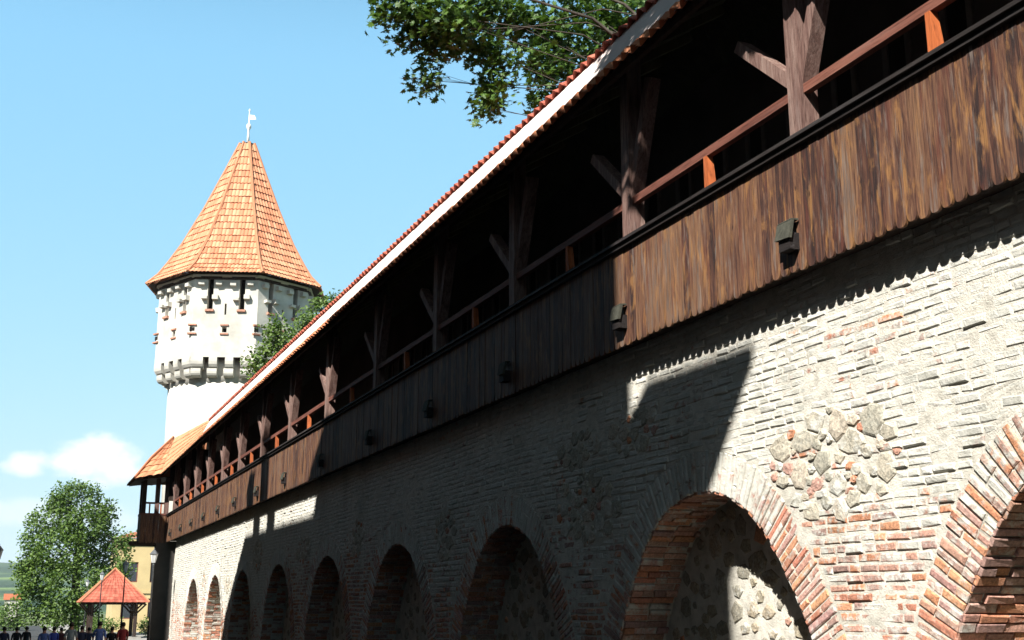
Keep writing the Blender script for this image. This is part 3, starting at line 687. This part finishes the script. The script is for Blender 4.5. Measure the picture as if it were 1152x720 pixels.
# roof: eight flared facets of real tiles
prof = [(5.06,17.15),(4.45,17.75),(3.98,18.45),(3.25,19.7),(2.2,21.9),(1.05,24.6),(.42,26.15)]
roof = MB(); hips = MB()
cos8 = math.cos(R(22.5))
for f in range(8):
    a = A0 + 22.5 + 45*f; n = octdir(a); u = (octdir(a+22.5)-octdir(a-22.5)).normalized()
    for (r0, z0), (r1, z1) in zip(prof, prof[1:]):
        sl = math.hypot(r1-r0, z1-z0); nr = max(1, round(sl/.48)); fn = (n*(z1-z0) + Vector((0,0,1))*(r0-r1)).normalized()
        for k in range(nr):
            va, vb = k/nr, (k+1)/nr
            ra, rb = r0+(r1-r0)*va, r0+(r1-r0)*vb; za, zb = z0+(z1-z0)*va, z0+(z1-z0)*vb
            ha, hb = ra*math.sin(R(22.5)), rb*math.sin(R(22.5)); pitch = .20
            nc = int(math.ceil(ha/pitch))
            for c in range(-nc, nc):
                roof.wash = rnd.random(); vs = []; jt = rnd.uniform(-.008,.008)
                for (rr, zz, hh, li) in ((ra, za, ha, .05), (rb, zb, hb, .0)):
                    for s in range(5):
                        uu = max(-hh, min(hh, (c + s/4)*pitch)); h = (0,.8,1,.3,-.4)[s] if s < 4 else 0
                        vs.append(TC + n*(rr*cos8) + u*uu + Vector((0,0,zz)) + fn*(h*.040 + li + jt))
                if (vs[0]-vs[4]).length < .02: continue
                lo = [x - fn*.03 for x in vs]
                roof.add(vs+lo, [(s, s+1, 6+s, 5+s) for s in range(4)] + [(s+1, s, 10+s, 11+s) for s in range(4)])
    e = octdir(a+22.5)
    hips.tube([TC + e*(r+.02) + Vector((0,0,z+.05)) for r, z in prof], .085, 6)
M['tower_tile'] = tile_mat('tower_tile', [(.41,.15,.08),(.51,.215,.115),(.57,.29,.17)])
ro = tb(roof, 'tile_roof', M['tower_tile']); tb(hips, 'hip_ridge', M['tile_light'], ro)
b = MB()
for f in range(8):
    d0, d1 = octdir(A0+45*f), octdir(A0+45*(f+1)); Z = lambda z: Vector((0,0,z))
    b.add([TC+d0*4.94+Z(17.12), TC+d1*4.94+Z(17.12), TC+d1*4.2+Z(17.36), TC+d0*4.2+Z(17.36)], [(0,1,2,3)])
tb(b, 'soffit', M['dark'])
b = MB()
for f in range(8):
    d0, d1 = octdir(A0+45*f), octdir(A0+45*(f+1))
    b.hexa([TC+d0*4.37+Z(16.95), TC+d0*4.30+Z(16.95), TC+d0*4.30+Z(17.355), TC+d0*4.37+Z(17.355)], [TC+d1*4.37+Z(16.95), TC+d1*4.30+Z(16.95), TC+d1*4.30+Z(17.355), TC+d1*4.37+Z(17.355)])
tb(b, 'dark_eave_plate', M['dark'])  # dark ring added to deepen the shade band under the tower eave
b = MB()
for f in range(8):
    d0, d1 = octdir(A0+45*f), octdir(A0+45*(f+1))
    b.hexa([TC+d0*4.50+Z(17.10), TC+d0*4.43+Z(17.10), TC+d0*4.43+Z(17.19), TC+d0*4.50+Z(17.19)], [TC+d1*4.50+Z(17.10), TC+d1*4.43+Z(17.10), TC+d1*4.43+Z(17.19), TC+d1*4.50+Z(17.19)])
tb(b, 'eave_moulding', M['metal'])
b = MB(); b.lathe([(.42,26.10),(.46,26.16),(.12,26.24),(.10,26.3)], TC, 16); tb(b, 'roof_cap', M['black'])
b = MB(); b.lathe([(.09,26.2),(.065,26.9),(.06,27.1),(.13,27.22),(.15,27.33),(.12,27.43),(.045,27.5),(.03,28.25),(.06,28.33),(.0,28.45)], TC, 12)
fi = tb(b, 'finial', M['metal'], smooth=True)
b = MB(); vx = -Ldir; P_ = TC + Vector((0,0,27.9))
b.hexa([P_+vx*.03+Z(-.16)-Tdir*.01, P_+vx*.40+Z(-.10)-Tdir*.01, P_+vx*.30+Z(.14)-Tdir*.01, P_+vx*.03+Z(.16)-Tdir*.01], [P_+vx*.03+Z(-.16)+Tdir*.01, P_+vx*.40+Z(-.10)+Tdir*.01, P_+vx*.30+Z(.14)+Tdir*.01, P_+vx*.03+Z(.16)+Tdir*.01])
tb(b, 'weather_vane', M['metal'], fi)

# ------------------------------------------------------------------ houses over the street (they throw the big shadow)
def plane_y(yw, X): return yw - (W - X)*CY
def plane_z(zw, X): return zw + (W - X)*CZ
def house(name, label, x1, x0, y0, y1, zt, colr, roofm, storeys=4, eave=.4, chim=()):
    """street house: facade at x1, back at x0, from y0 to y1, wall top at zt"""
    zb = -2.3; O = Vector(((x0+x1)/2, (y0+y1)/2, zb)); h = thing(name, label, 'house', O)
    def pb(b, nm, m, par=None): b.v = [tuple(Vector(p)-O) for p in b.v]; return b.build(nm, m, par or h)
    wl = MB(); holes = []; wy = (y1-y0); n = max(1, int(wy/2.6)); sh = (zt-zb)/storeys
    for s in range(storeys):
        for k in range(n):
            c = -wy/2 + wy*(k+.5)/n
            if s == 0 and k == n//2: continue
            holes.append((c-.5, c+.5, sh*s + .9, min(sh*s + 2.5, sh*(s+1)-.35)))
    door = (-wy/2 + wy*(n//2+.5)/n - .6, -wy/2 + wy*(n//2+.5)/n + .6, .5, 2.75)
    holed(wl, Vector((x1, (y0+y1)/2, zb)), Vector((0,1,0)), Vector((1,0,0)), wy, 0, zt-zb, holes + [door], .18, MB())
    wl.add([(x1,y0,zb),(x0,y0,zb),(x0,y0,zt),(x1,y0,zt)], [(3,2,1,0)]); wl.add([(x1,y1,zb),(x0,y1,zb),(x0,y1,zt),(x1,y1,zt)], [(0,1,2,3)]); wl.add([(x0,y0,zb),(x0,y1,zb),(x0,y1,zt),(x0,y0,zt)], [(0,1,2,3)])
    pb(wl, 'wall', colr)
    yc = (y0+y1)/2
    for hl in holes:
        f = MB(); X = x1-.15; ya, yb, za, zb_ = yc+hl[0], yc+hl[1], zb+hl[2], zb+hl[3]
        for r_ in ((ya,ya+.07,za,zb_),(yb-.07,yb,za,zb_),(ya+.07,yb-.07,za,za+.07),(ya+.07,yb-.07,zb_-.07,zb_),(yc+(hl[0]+hl[1])/2-.03,yc+(hl[0]+hl[1])/2+.03,za+.07,zb_-.07)): f.box(X-.02, X+.03, *r_)
        fo = pb(f, 'window', M['metal']); g = MB(); g.box(X-.012, X+.004, ya+.07, yb-.07, za+.07, zb_-.07); pb(g, 'pane', M['pane'], fo)
    d = MB(); d.box(x1-.16, x1-.10, yc+door[0], yc+door[1], zb+door[2], zb+door[3]); pb(d, 'door', M['dark'])
    r = MB(); xm, zr = (x0+x1)/2, zt + (x1-x0)/2*.55; e = eave
    ya, yb = (y0-.03, y1+.03)
    r.add([(x1+e,ya,zt-.02),(x1+e,yb,zt-.02),(xm,yb,zr),(xm,ya,zr),(x0-e,ya,zt-.02),(x0-e,yb,zt-.02)], [(0,1,2,3),(3,2,5,4),(0,3,4),(1,5,2)])
    r.add([(x1+e,ya,zt-.02),(x1+e,yb,zt-.02),(x1+e,yb,zt-.2),(x1+e,ya,zt-.2),(x0-e,ya,zt-.2),(x0-e,yb,zt-.2),(x0-e,ya,zt-.02),(x0-e,yb,zt-.02)], [(0,3,2,1),(3,4,5,2),(0,6,4,3),(1,2,5,7)])
    rf = pb(r, 'roof', roofm)
    for (cy, cw, cx, ct) in chim:
        c = MB(); c.box(cx-.35, cx, cy-cw/2, cy+cw/2, zt-.2, ct); c.box(cx-.40, cx+.05, cy-cw/2-.05, cy+cw/2+.05, ct, ct+.12); pb(c, 'chimney', M['terra'], rf)
    return h
m, N_, L_, b_ = mat('window_pane', .1, .5); b_.inputs['Base Color'].default_value = (.03,.035,.04,1); M['pane'] = m
hm = [simple('house_ochre', (.20,.13,.06), .9, .12, 1, .2), simple('house_grey', (.13,.125,.115), .9, .12, 1, .2), simple('house_rose', (.17,.09,.07), .9, .12, 1, .2), simple('house_green', (.10,.11,.08), .9, .12, 1, .2)]
XF = -3.6; EV = .4; XE = XF + EV
# low wing with a deep eave, then the tall house, then a lower one with two chimneys, then one further off
ze = plane_z(2.47, XE+.6)
house('corner_house', 'narrow ochre corner house with a deep eave across the street from the wall', XF, XF-6, plane_y(10.1, XF), plane_y(12.1, XF)-.01, ze+.02, hm[0], M['tile'], 4, 1.0)
house('tall_house', 'tall grey plastered house standing opposite the dark middle of the wall', XF-.01, XF-6, plane_y(11.62, XF), plane_y(24.0, XF), plane_z(5.0, XE), hm[1], M['tile'], 5, EV)
house('rose_house', 'rose coloured house with two chimneys opposite the far arches', XF, XF-5.5, plane_y(24.0, XF)+.02, plane_y(35.9, XF), plane_z(2.15, XE), hm[2], M['tile'], 4, EV,
      ((plane_y(31.9, XF-.2), .75, XF-.02, plane_z(4.6, XF)), (plane_y(33.9, XF-.2), .7, XF-.02, plane_z(3.3, XF))))
house('green_house', 'grey green town house farther down the street past a gap', XF, XF-6, plane_y(53.2, XF), plane_y(66, XF), plane_z(3.4, XE), hm[3], M['tile'], 5, EV)

house('added_brown_house', 'added brown house, unseen behind the photographer, blocking sky light', XF, XF-8, -30, .4, 8.6, hm[2], M['tile'], 3, EV)  # added out of view to keep low sky light off the shaded wall
house('added_low_house', 'added unseen lower house between the rose house and the green house, blocking sky light', XF, XF-7, plane_y(35.9, XF)+.05, plane_y(53.2, XF)-.05, plane_z(-1.35, XE), hm[0], M['tile'], 3, EV)  # unseen filler for the gap, added to cut sky light on the wall
house('added_plain_house', 'added unseen grey house beyond the green house, blocking sky light', XF, XF-7, plane_y(66, XF)+.05, 82, 10.5, hm[1], M['tile'], 3, EV)  # unseen, added to close off more sky down the street
eh = house('added_end_house', 'added unseen house across the street end behind the photographer, blocking sky light', 0, -9, -8, 8, 16, hm[3], M['tile'], 5, EV)  # unseen, added to shut out sky light from the street end
eh.location = (-1, -36, -2.3); eh.rotation_euler = (0, 0, R(90))
# ------------------------------------------------------------------ trees
MAPLE = [(0,-.5),(.10,-.12),(.42,-.30),(.34,-.08),(.50,.10),(.30,.12),(.34,.38),(.16,.28),(0,.55),(-.16,.28),(-.34,.38),(-.30,.12),(-.50,.10),(-.34,-.08),(-.42,-.30),(-.10,-.12)]
OVAL = [(0,-.5),(.28,-.2),(.30,.15),(0,.5),(-.30,.15),(-.28,-.2)]
def crown(b, clumps, n, size, shape, seed, droop=.3, sprd=1.15):
    rg = np.random.default_rng(seed); vol = np.array([c[1]*c[2]*c[3] for c in clumps])**.48; vol /= vol.sum()
    sh = np.array(shape)
    for ci, c in enumerate(clumps):
        cnt = int(n*vol[ci]); ctr = np.array(c[0]); rad = np.array(c[1:4])
        # twig tips inside the clump, leaves gathered round each: uneven outline with gaps
        tips = max(4, cnt//14); d = rg.normal(size=(tips,3)); d /= np.linalg.norm(d, axis=1)[:,None]; d *= rg.uniform(.35, 1.0, (tips,1))**.6
        tips_p = ctr + d*rad
        for tp in tips_p:
            sh_t = rg.uniform(-.2,.2)
            for _ in range(14):
                p = tp + np.clip(rg.normal(size=3), -1.5, 1.5)*size*sprd
                s = size*rg.uniform(.65, 1.25); nv = Vector(rg.normal(size=3)*.65 + np.array([-.25,-.25,.85])).normalized()
                a = nv.orthogonal().normalized(); a = Matrix.Rotation(rg.uniform(0, 6.28), 3, nv) @ a; e = nv.cross(a)
                vs = [Vector(p) + a*(x*s) + e*(y*s) - nv*(abs(x)*s*droop) for x, y in sh]
                b.wash = min(1, max(0, rg.uniform(0,1)*.7 + .15 + sh_t)); b.add(vs, [tuple(range(len(sh)))])
def tree(name, label, base, top, clumps, n, size, shape, leafm, r0, seed, lim=None, fork=.45, group=None, lr=.06, sprd=1.15):
    base, top = Vector(base), Vector(top); t = thing(name, label, 'tree', base, group)
    tr = MB(); mid = base.lerp(top, .5) + Vector((rnd.uniform(-.15,.15), rnd.uniform(-.15,.15), 0))
    tr.tube([base-base, mid-base, top-base], [r0, r0*.8, r0*.45], 10); to = tr.build('trunk', M['bark'], t, smooth=True)
    for ic, c in enumerate(clumps):
        lr_ = lr
        if lim and ic < lim: lr_ = lr*.4
        q = Vector(c[0]); st = base.lerp(top, fork + (1-fork)*rnd.random()); m1 = st.lerp(q, .5) + Vector((0,0,.12*(q-st).length))
        lm = MB(); lm.tube([st-base, m1-base, q-base, q-base + (q-m1)*.15], [lr_, lr_*.6, lr_*.25, lr_*.08], 6); lm.build('limb', M['bark'], to, smooth=True)
        for _ in range(3):
            e = Vector(c[0]) + Vector([rnd.uniform(-.9,.9)*c[1+k] for k in range(3)]); a = m1.lerp(q, rnd.uniform(.5,1))
            lm = MB(); lm.tube([a-base, a.lerp(e,.6)-base+Vector((0,0,.05)), e-base], [lr_*.22, lr_*.14, lr_*.05], 5); lm.build('twig', M['bark'], to, smooth=True)
    cr = MB(); crown(cr, clumps, n, size, shape, seed, .3, sprd); cr.v = [tuple(Vector(p)-base) for p in cr.v]; cr.build('crown', leafm, t)
    return t
def bough(spec, Y):                         # clumps from bearings at a chosen distance
    out = []
    for px, py, rx, ry, dy in spec:
        p = aty(px, py, Y+dy); k = p.length/FPX; out.append((tuple(p), rx*k*1.05, max(.25, (rx+ry)/2*k), ry*k)); 
    return out
mp = bough([(448,12,20,14,0),(470,38,26,16,.3),(500,20,34,20,-.3),(515,50,34,11,.2),(478,90,11,10,.4),(555,15,38,18,.5),(556,62,18,16,0),(557,96,13,18,0),(547,120,11,8,0),(600,30,32,22,.6),(606,72,17,17,.3),
            (640,50,26,26,.8),(628,80,14,8,.5),(665,15,36,18,.9),(688,45,20,22,1.2),(707,20,28,20,1.2),(742,5,26,16,1.5),(612,112,10,5,.4),(655,95,8,6,.6),
            (470,-40,60,40,0),(560,-50,70,50,1),(660,-60,70,50,2),(760,-50,70,50,3)], 16.5)
mp += [((3.0,6.2,9.6),.6,.9,.5), ((2.4,7.2,9.9),.7,.8,.5), ((3.4,8.4,9.3),.5,.6,.4), ((4.6,9.5,10.5),1.2,1.2,.8), ((6.5,12,11.5),1.5,1.5,1.0)]
tree('maple_tree', 'maple with dark lobed leaves hanging over the gallery roof against blue sky', (11.6,14.5,-1.7), (10.4,15.0,9.5), mp, 25000, .135, MAPLE, M['maple'], .38, 3, fork=.6, lr=.045, lim=19)
tw = bough([(312,372,14,14,0),(322,392,20,18,0),(300,402,16,16,0),(288,412,12,14,.5),(345,362,12,12,.6),(362,346,12,11,.8),(378,340,8,8,1),(335,385,26,22,1.5),(300,425,14,14,0)], 47)
tree('garden_tree', 'light green tree behind the gallery roof in front of the white tower', (9.9,47.5,-2.2), (9.7,47.3,8.0), tw, 4200, .16, OVAL, M['leaf'], .25, 5)
pl = bough([(72,562,14,14,0),(92,556,20,12,0),(118,575,14,14,0),(60,585,22,20,0),(95,590,28,24,-1),(40,612,14,18,0),(70,620,30,26,-1.5),(112,612,20,20,0),(138,612,9,14,-2),(140,640,8,10,-3),(45,648,20,22,0),(85,655,34,28,-2),(120,645,14,20,.5),(40,682,20,16,1),(80,690,28,18,-1),(26,640,8,10,0),(28,665,8,8,0)], 112)
tree('plane_tree', 'big broad leaved tree with a rounded crown beside the red roofed pavilion', (5.6,113,-2.2), (5.3,112.5,8.5), pl, 21000, .27, OVAL, M['leaf_tall'], .45, 7, sprd=1.25)
lo = bough([(8,690,9,8,0),(22,700,8,6,3),(3,700,5,8,-2),(14,704,10,6,0)], 150)
tree('roadside_tree', 'low dark green tree at the left edge beneath the distant hill', (1.2,151,-2.2), (1.1,151,.2), lo, 1200, .3, OVAL, M['leaf'], .2, 9)
def shrub(px, py, w, Y, label, seed):
    p = aty(px, py, Y); c = [((p.x+rnd.uniform(-.4,.4)*w, Y+rnd.uniform(-.3,.3), gz(Y)+.5+rnd.uniform(0,.7)), w*.5, w*.5, .5) for _ in range(4)]
    o = thing('shrub', label, 'shrub', (p.x, Y, gz(Y)), 'shrubs by the pavilion'); st = MB()
    for k in c: st.tube([(0,0,0), tuple(Vector(k[0])-Vector(o.location))], [.04,.015], 5)
    st.build('stem', M['bark'], o); cr = MB(); crown(cr, c, 900, .16, OVAL, seed); cr.v = [tuple(Vector(q)-Vector(o.location)) for q in cr.v]; cr.build('foliage', M['leaf'], o)
shrub(120, 700, 1.5, 106, 'bright green shrub seen through the pavilion posts', 21)
shrub(168, 703, 1.0, 104, 'green shrub to the right of the pavilion by the yellow building', 22)
shrub(104, 707, 1.0, 108, 'low shrub behind the left pavilion post', 23)

# ------------------------------------------------------------------ pavilion, yellow building, distant houses
pc = aty(126, 690, 100); PV = Vector((pc.x, 100, gz(100)+.14)); pav = thing('pavilion', 'open timber pavilion with a red hipped tile roof at the end of the street', 'pavilion', PV)
b = MB(); ez = aty(126,677.5,97.2).z - PV.z; az = aty(125,640,100).z - PV.z; hwid = 2.50
for q in range(4):
    s = [(-1,-1),(1,-1),(1,1),(-1,1)]; (xa,ya),(xb,yb) = s[q], s[(q+1)%4]
    tiles(b, (xa*hwid,ya*hwid,ez), (xb*hwid,yb*hwid,ez), (xa*.03,ya*.03,az), (xb*.03,yb*.03,az), .24, 12, .02, .02, 4)
ro = b.build('roof', M['tile_red'], pav)
b = MB()
for x, y in ((-1,-1),(1,-1),(1,1),(-1,1)): b.tube([(x*hwid*1.01,y*hwid*1.01,ez+.04),(0,0,az+.06)], .07, 6)
b.build('hip_ridge', M['tile_light'], ro)
for x in (-1, 1):
    for y in (-1, 1):
        p = MB(); p.box(x*1.62-.13, x*1.62+.13, y*1.62-.13, y*1.62+.13, 0, ez-.05); po = p.build('post', M['dark'], pav)
        for dx, dy in ((.75,0),(-.75,0),(0,.75),(0,-.75)):
            q = MB(); q.bar((x*1.62, y*1.62, ez-.9), (x*1.62+dx, y*1.62+dy, ez-.12), .12, .12); q.build('brace', M['dark'], po)
b = MB()
for a, e in (((-2.3,-1.62),(2.3,-1.62)),((-2.3,1.62),(2.6,1.62)),((-1.62,-2.3),(-1.62,2.3)),((1.62,-2.3),(1.62,2.3))): b.bar((*a,ez-.08),(*e,ez-.08),.14,.16)
b.build('roof_beam', M['dark'], pav)
b = MB(); b.box(-2.1,2.1,-2.1,2.1,-.3,.10); b.build('floor', M['paving'], pav)

YB = 128; bl0, br0 = aty(126, 690, YB), aty(230, 690, YB)
yb_ = thing('yellow_building', 'yellow plastered building with tall arched cornice behind the tree and pavilion', 'building', ((bl0.x+br0.x)/2, YB, gz(YB)))
yw = br0.x - bl0.x; ht = aty(150, 606, YB).z - gz(YB)
m_yel = simple('yellow_plaster', (.42,.33,.17), .9, .12, .6, .3)
b = MB(); O = Vector((0,0,0))
wins = [(-yw/2+.8+2.6*k, -yw/2+2.2+2.6*k, z, z+2.0) for k in range(int(yw/2.6)) for z in (1.4, 5.0)]
vb = MB(); holed(b, O, Vector((1,0,0)), Vector((0,-1,0)), yw, 0, ht, wins, .3, MB())
b.box(-yw/2, yw/2, .35, 8, 0, ht); b.build('wall', m_yel, yb_)
for wn in wins:
    f = MB(); 
    for r_ in ((wn[0],wn[0]+.1,wn[2],wn[3]),(wn[1]-.1,wn[1],wn[2],wn[3]),(wn[0]+.1,wn[1]-.1,wn[2],wn[2]+.1),(wn[0]+.1,wn[1]-.1,wn[3]-.1,wn[3])): f.box(r_[0],r_[1],.14,.22,r_[2],r_[3])
    fo = f.build('window', M['rail'], yb_); g = MB(); g.box(wn[0]+.1,wn[1]-.1,.17,.20,wn[2]+.1,wn[3]-.1); g.build('pane', M['pane'], fo)
b = MB(); b.box(-yw/2-.2, yw/2+.2, -.25, .0, ht-.5, ht-.25); b.box(-yw/2-.3, yw/2+.3, -.4, 0, ht-.24, ht+.02); b.box(-yw/2-.1, yw/2+.1, -.14, 0, 3.9, 4.2); b.build('cornice', m_yel, yb_)
b = MB(); tiles(b, (-yw/2-.3,-.5,ht+.03), (yw/2+.3,-.5,ht+.03), (-yw/2+2,4,ht+.9), (yw/2-2,4,ht+.9), .3, 8, .03, .03, 4); tiles(b, (-yw/2-.3,8.4,ht+.03), (-yw/2-.3,-.5,ht+.03), (-yw/2+2,4.2,ht+.9), (-yw/2+2,4,ht+.9), .3, 8, .03, .03, 4)
rf = b.build('roof', M['tile'], yb_)
b = MB(); b.box(-yw/2+2.6,-yw/2+3.3,2.2,2.9,ht+.3,ht+2.0); b.build('chimney', M['terra'], rf)
for px, py, w, Y, lab in ((13,684,1.0,300,'small white house far off below the hill at the left edge'),):
    p = aty(px, py, Y); o = thing('far_house', lab, 'house', (p.x, Y, gz(Y))); b = MB(); hh = aty(px,675,Y).z - gz(Y)
    b.box(-1.6,1.6,-2,2,0,hh); b.build('wall', M['plaster'], o)
    b = MB(); b.add([(-1.9,-2.3,hh+.01),(1.9,-2.3,hh+.01),(1.9,2.3,hh+.01),(-1.9,2.3,hh+.01),(-1.9,0,hh+1.4),(1.9,0,hh+1.4)], [(0,1,5,4),(2,3,4,5),(0,4,3),(1,2,5)]); b.build('roof', M['tile'], o)
    for k in (-.8,.8): b = MB(); b.box(k-.3,k+.3,-2.03,-1.99,hh-1.9,hh-.8); b.build('window', M['pane'], o)

# ------------------------------------------------------------------ street lamps
def make_lamp(h):
    o = thing('street_lamp', 'lamp', 'street lamp', group='lantern street lamps along the street')
    b = MB(); b.lathe([(.16,0),(.16,.10),(.11,.16),(.085,.55),(.095,.60),(.07,.66),(.06,1.5),(.075,1.54),(.05,1.6)], n=12); b.build('base', M['black'], o, smooth=True)
    b = MB(); b.lathe([(.045,1.6),(.035,h-.62),(.06,h-.6),(.03,h-.56),(.05,h-.5)], n=10); b.build('pole', M['iron'], o, smooth=True)
    b = MB(); b.lathe([(.09,h-.5),(.17,h-.14)], n=6); b.build('lantern_glass', M['glass'], o)
    b = MB(); b.lathe([(.20,h-.139),(.20,h-.11),(.10,h+.0),(.06,h+.05),(.025,h+.06),(.03,h+.12),(0,h+.16)], n=6)
    for k in range(6):
        t = math.pi/3*k; b.tube([(.092*math.cos(t),.092*math.sin(t),h-.5),(.172*math.cos(t),.172*math.sin(t),h-.139)], .008, 4)
    b.build('lantern_cap', M['iron'], o); return o
lamp0 = make_lamp(4.75); first = True
def place_lamp(px, py, Y, label, sc_=None):
    global first
    p = aty(px, py, Y); o = lamp0
    if not first:
        o = lamp0.copy(); C.objects.link(o)
        for ch in list(lamp0.children):
            c = ch.copy(); C.objects.link(c); c.parent = o
    first = False; z0 = gz(Y) + .12; o.location = (p.x, Y, z0); s = (p.z - z0)/4.91; o.scale = (.85, .85, s); o['label'] = label; return o
place_lamp(142, 629, 66, 'grey lantern lamp in front of the right slope of the pavilion roof')
place_lamp(115.5, 641.5, 84, 'lantern lamp crossing the left slope of the pavilion roof')
place_lamp(99, 650.5, 105, 'lantern lamp just left of the pavilion, against the tree')
place_lamp(84.5, 656.5, 128, 'farthest lantern lamp, in front of the big tree, left of the others')
place_lamp(174, 616, 50.5, 'lantern lamp close beside the dark pier under the gallery end')
place_lamp(-.5, 611, 50, 'dark lantern lamp cut by the left edge of the picture')

# ------------------------------------------------------------------ people walking down the street
SK = simple('skin', (.36,.20,.14), .6, .1, 8, 0); 
def cloth(name, c): return simple(name, c, .9, .15, 10, .2)
CLO = {'blue': cloth('blue_cloth', (.10,.16,.42)), 'royal': cloth('royal_blue_cloth', (.06,.08,.36)), 'grey': cloth('grey_cloth', (.26,.30,.32)), 'red': cloth('red_cloth', (.22,.03,.035)), 'black': cloth('black_cloth', (.02,.02,.024)), 'navy': cloth('navy_cloth', (.03,.035,.07)), 'maroon': cloth('maroon_cloth', (.10,.03,.035)), 'jeans': cloth('denim', (.05,.07,.13)), 'hair': simple('dark_hair', (.02,.014,.010), .6, .2, 20, .3), 'sand': cloth('sand_cloth', (.35,.28,.18))}
def person(px, py, Y, label, shirt, trous, hgt, seed, rz=0):
    rg = random.Random(seed); s = hgt/1.75; st = rg.uniform(.10,.26)*rg.choice((-1,1)); Pn = {}; ed = []
    V = []; Rr = []
    def v(p, r, par=None):
        V.append(Vector(p)); Rr.append(r if isinstance(r, tuple) else (r, r)); i = len(V)-1
        if par is not None: ed.append((par, i))
        return i
    pel = v((0,0,.96), (.165,.115)); wst = v((0,0,1.10), (.150,.105), pel); chs = v((0,.01,1.30), (.175,.115), wst); shd = v((0,-.01,1.43), (.12,.085), chs)
    nk = v((0,0,1.50), .058, shd); hd0 = v((0,.012,1.56), (.068,.078), nk); hd1 = v((0,.010,1.65), (.078,.098), hd0); hd2 = v((0,0,1.72), (.06,.075), hd1)
    v((0,.105,1.625), .012, hd1)                                # nose
    for sg in (-1, 1): v((sg*.082,-.005,1.64), .014, hd1)       # ears
    for sg in (-1, 1):
        sw = st*sg*1.1
        s0 = v((sg*.175,-.01,1.41), .062, shd); e0 = v((sg*.215,-.01-sw*.5,1.13), .044, s0); w0 = v((sg*.21,.05-sw,.88), .028, e0); pm = v((sg*.205,.07-sw,.81), (.020,.038), w0)
        for k in range(4): 
            f1 = v((sg*(.20+.004*k),.045-sw+.022*k,.76), .0095, pm); v((sg*(.185+.004*k),.05-sw+.022*k,.715 + (.012 if k in (0,3) else 0)), .008, f1)
        t1 = v((sg*.185,.115-sw,.795), .010, pm); v((sg*.175,.13-sw,.765), .008, t1)
        h0 = v((sg*.095,0,.90), .088, pel); k0 = v((sg*.10,st*sg*.6+.02,.50), .060, h0); a0 = v((sg*.10,st*sg*1.25-.02,.09), .040, k0); v((sg*.115,st*sg*1.25+.14,.035), (.042,.03), a0)
    me = bpy.data.meshes.new('body'); me.from_pydata([p*s for p in V], ed, []); o = bpy.data.objects.new('tmp', me); C.objects.link(o)
    sk = o.modifiers.new('s', 'SKIN'); 
    for i, d in enumerate(me.skin_vertices[0].data): d.radius = (Rr[i][0]*s, Rr[i][1]*s); d.use_root = (i == 0)
    sb = o.modifiers.new('u', 'SUBSURF'); sb.levels = sb.render_levels = 1
    dg = bpy.context.evaluated_depsgraph_get(); nm = bpy.data.meshes.new_from_object(o.evaluated_get(dg)); bpy.data.objects.remove(o)
    nm.materials.clear(); nm.name = 'body'
    for m_ in (SK, CLO[shirt], CLO[trous], CLO['black'], CLO['hair']): nm.materials.append(m_)
    for p in nm.polygons:
        c = p.center/s; ax = abs(c.x); p.use_smooth = True
        if c.z > 1.475: p.material_index = 4 if (c.z > 1.685 or (c.y < -.015 and c.z > 1.58)) else 0
        elif ax > .17 and c.z < 1.16: p.material_index = 0
        elif c.z > .93: p.material_index = 1
        elif c.z < .075: p.material_index = 3
        else: p.material_index = 2
    pp = aty(px, py, Y); t = thing('person', label, 'person', (pp.x, Y, gz(Y)), 'people walking down the street', rz)
    bo = bpy.data.objects.new('body', nm); C.objects.link(bo); bo.parent = t
    hb = MB(); hb.lathe([(.0,.115),(.05,.105),(.080,.07),(.092,.02),(.088,-.03)][::-1], (0,-.008,0), 14)
    hb.v = [((x)*s, (y*1.12-.012)*s, (z+1.645)*s) for x, y, z in hb.v]; hb.build('hair', CLO['hair'], t, smooth=True)
ppl = [(51,705,50,'walker in a bright blue shirt, largest figure at the bottom left','blue','jeans',1.72),(62,705,54,'walker in a royal blue top just right of the bright blue shirt','royal','black',1.70),(70,706,56,'walker in a maroon top between the blue and grey shirts','maroon','navy',1.68),
       (81,700,50,'walker in a grey shirt in front of the left pavilion post','grey','black',1.80),(93,704,53,'walker in navy clothes just right of the grey shirt','navy','navy',1.70),(101,706,56,'shorter walker in navy beside the pavilion post','navy','black',1.62),
       (113,699,50,'walker in a blue shirt beneath the pavilion','blue','navy',1.80),(127,705,52,'walker in black between the blue shirt and the red shirt','black','black',1.66),(139,700,51,'walker in a dark red shirt by the right pavilion post','red','jeans',1.78),
       (6,705,54,'dark dressed walker at the left edge of the picture','navy','black',1.66),(20,706,58,'walker in black left of the yellow green foliage','black','black',1.68),(31,707,60,'dark dressed walker third from the left edge','black','navy',1.66)]
for i, (px, py, Y, lab, sh_, tr_, hg) in enumerate(ppl):
    top = aty(px, py, Y).z; hg = min(1.9, max(1.5, top - gz(Y))); person(px, 700, Y, lab, sh_, tr_, hg, 40+i, rnd.uniform(-.25,.25))

# ------------------------------------------------------------------ summer haze in the air
b = MB(); b.box(-1600, 1600, -80, 2800, -6.5, 150)
hz = bpy.data.materials.new('haze'); hz.use_nodes = True; hn = hz.node_tree; hn.nodes.clear()
ou = hn.nodes.new('ShaderNodeOutputMaterial'); pv = hn.nodes.new('ShaderNodeVolumePrincipled'); hn.links.new(pv.outputs[0], ou.inputs['Volume'])
pv.inputs['Color'].default_value = (.80,.88,1,1); pv.inputs['Density'].default_value = .0001; pv.inputs['Anisotropy'].default_value = 0
b.build('haze', hz, kind='stuff')
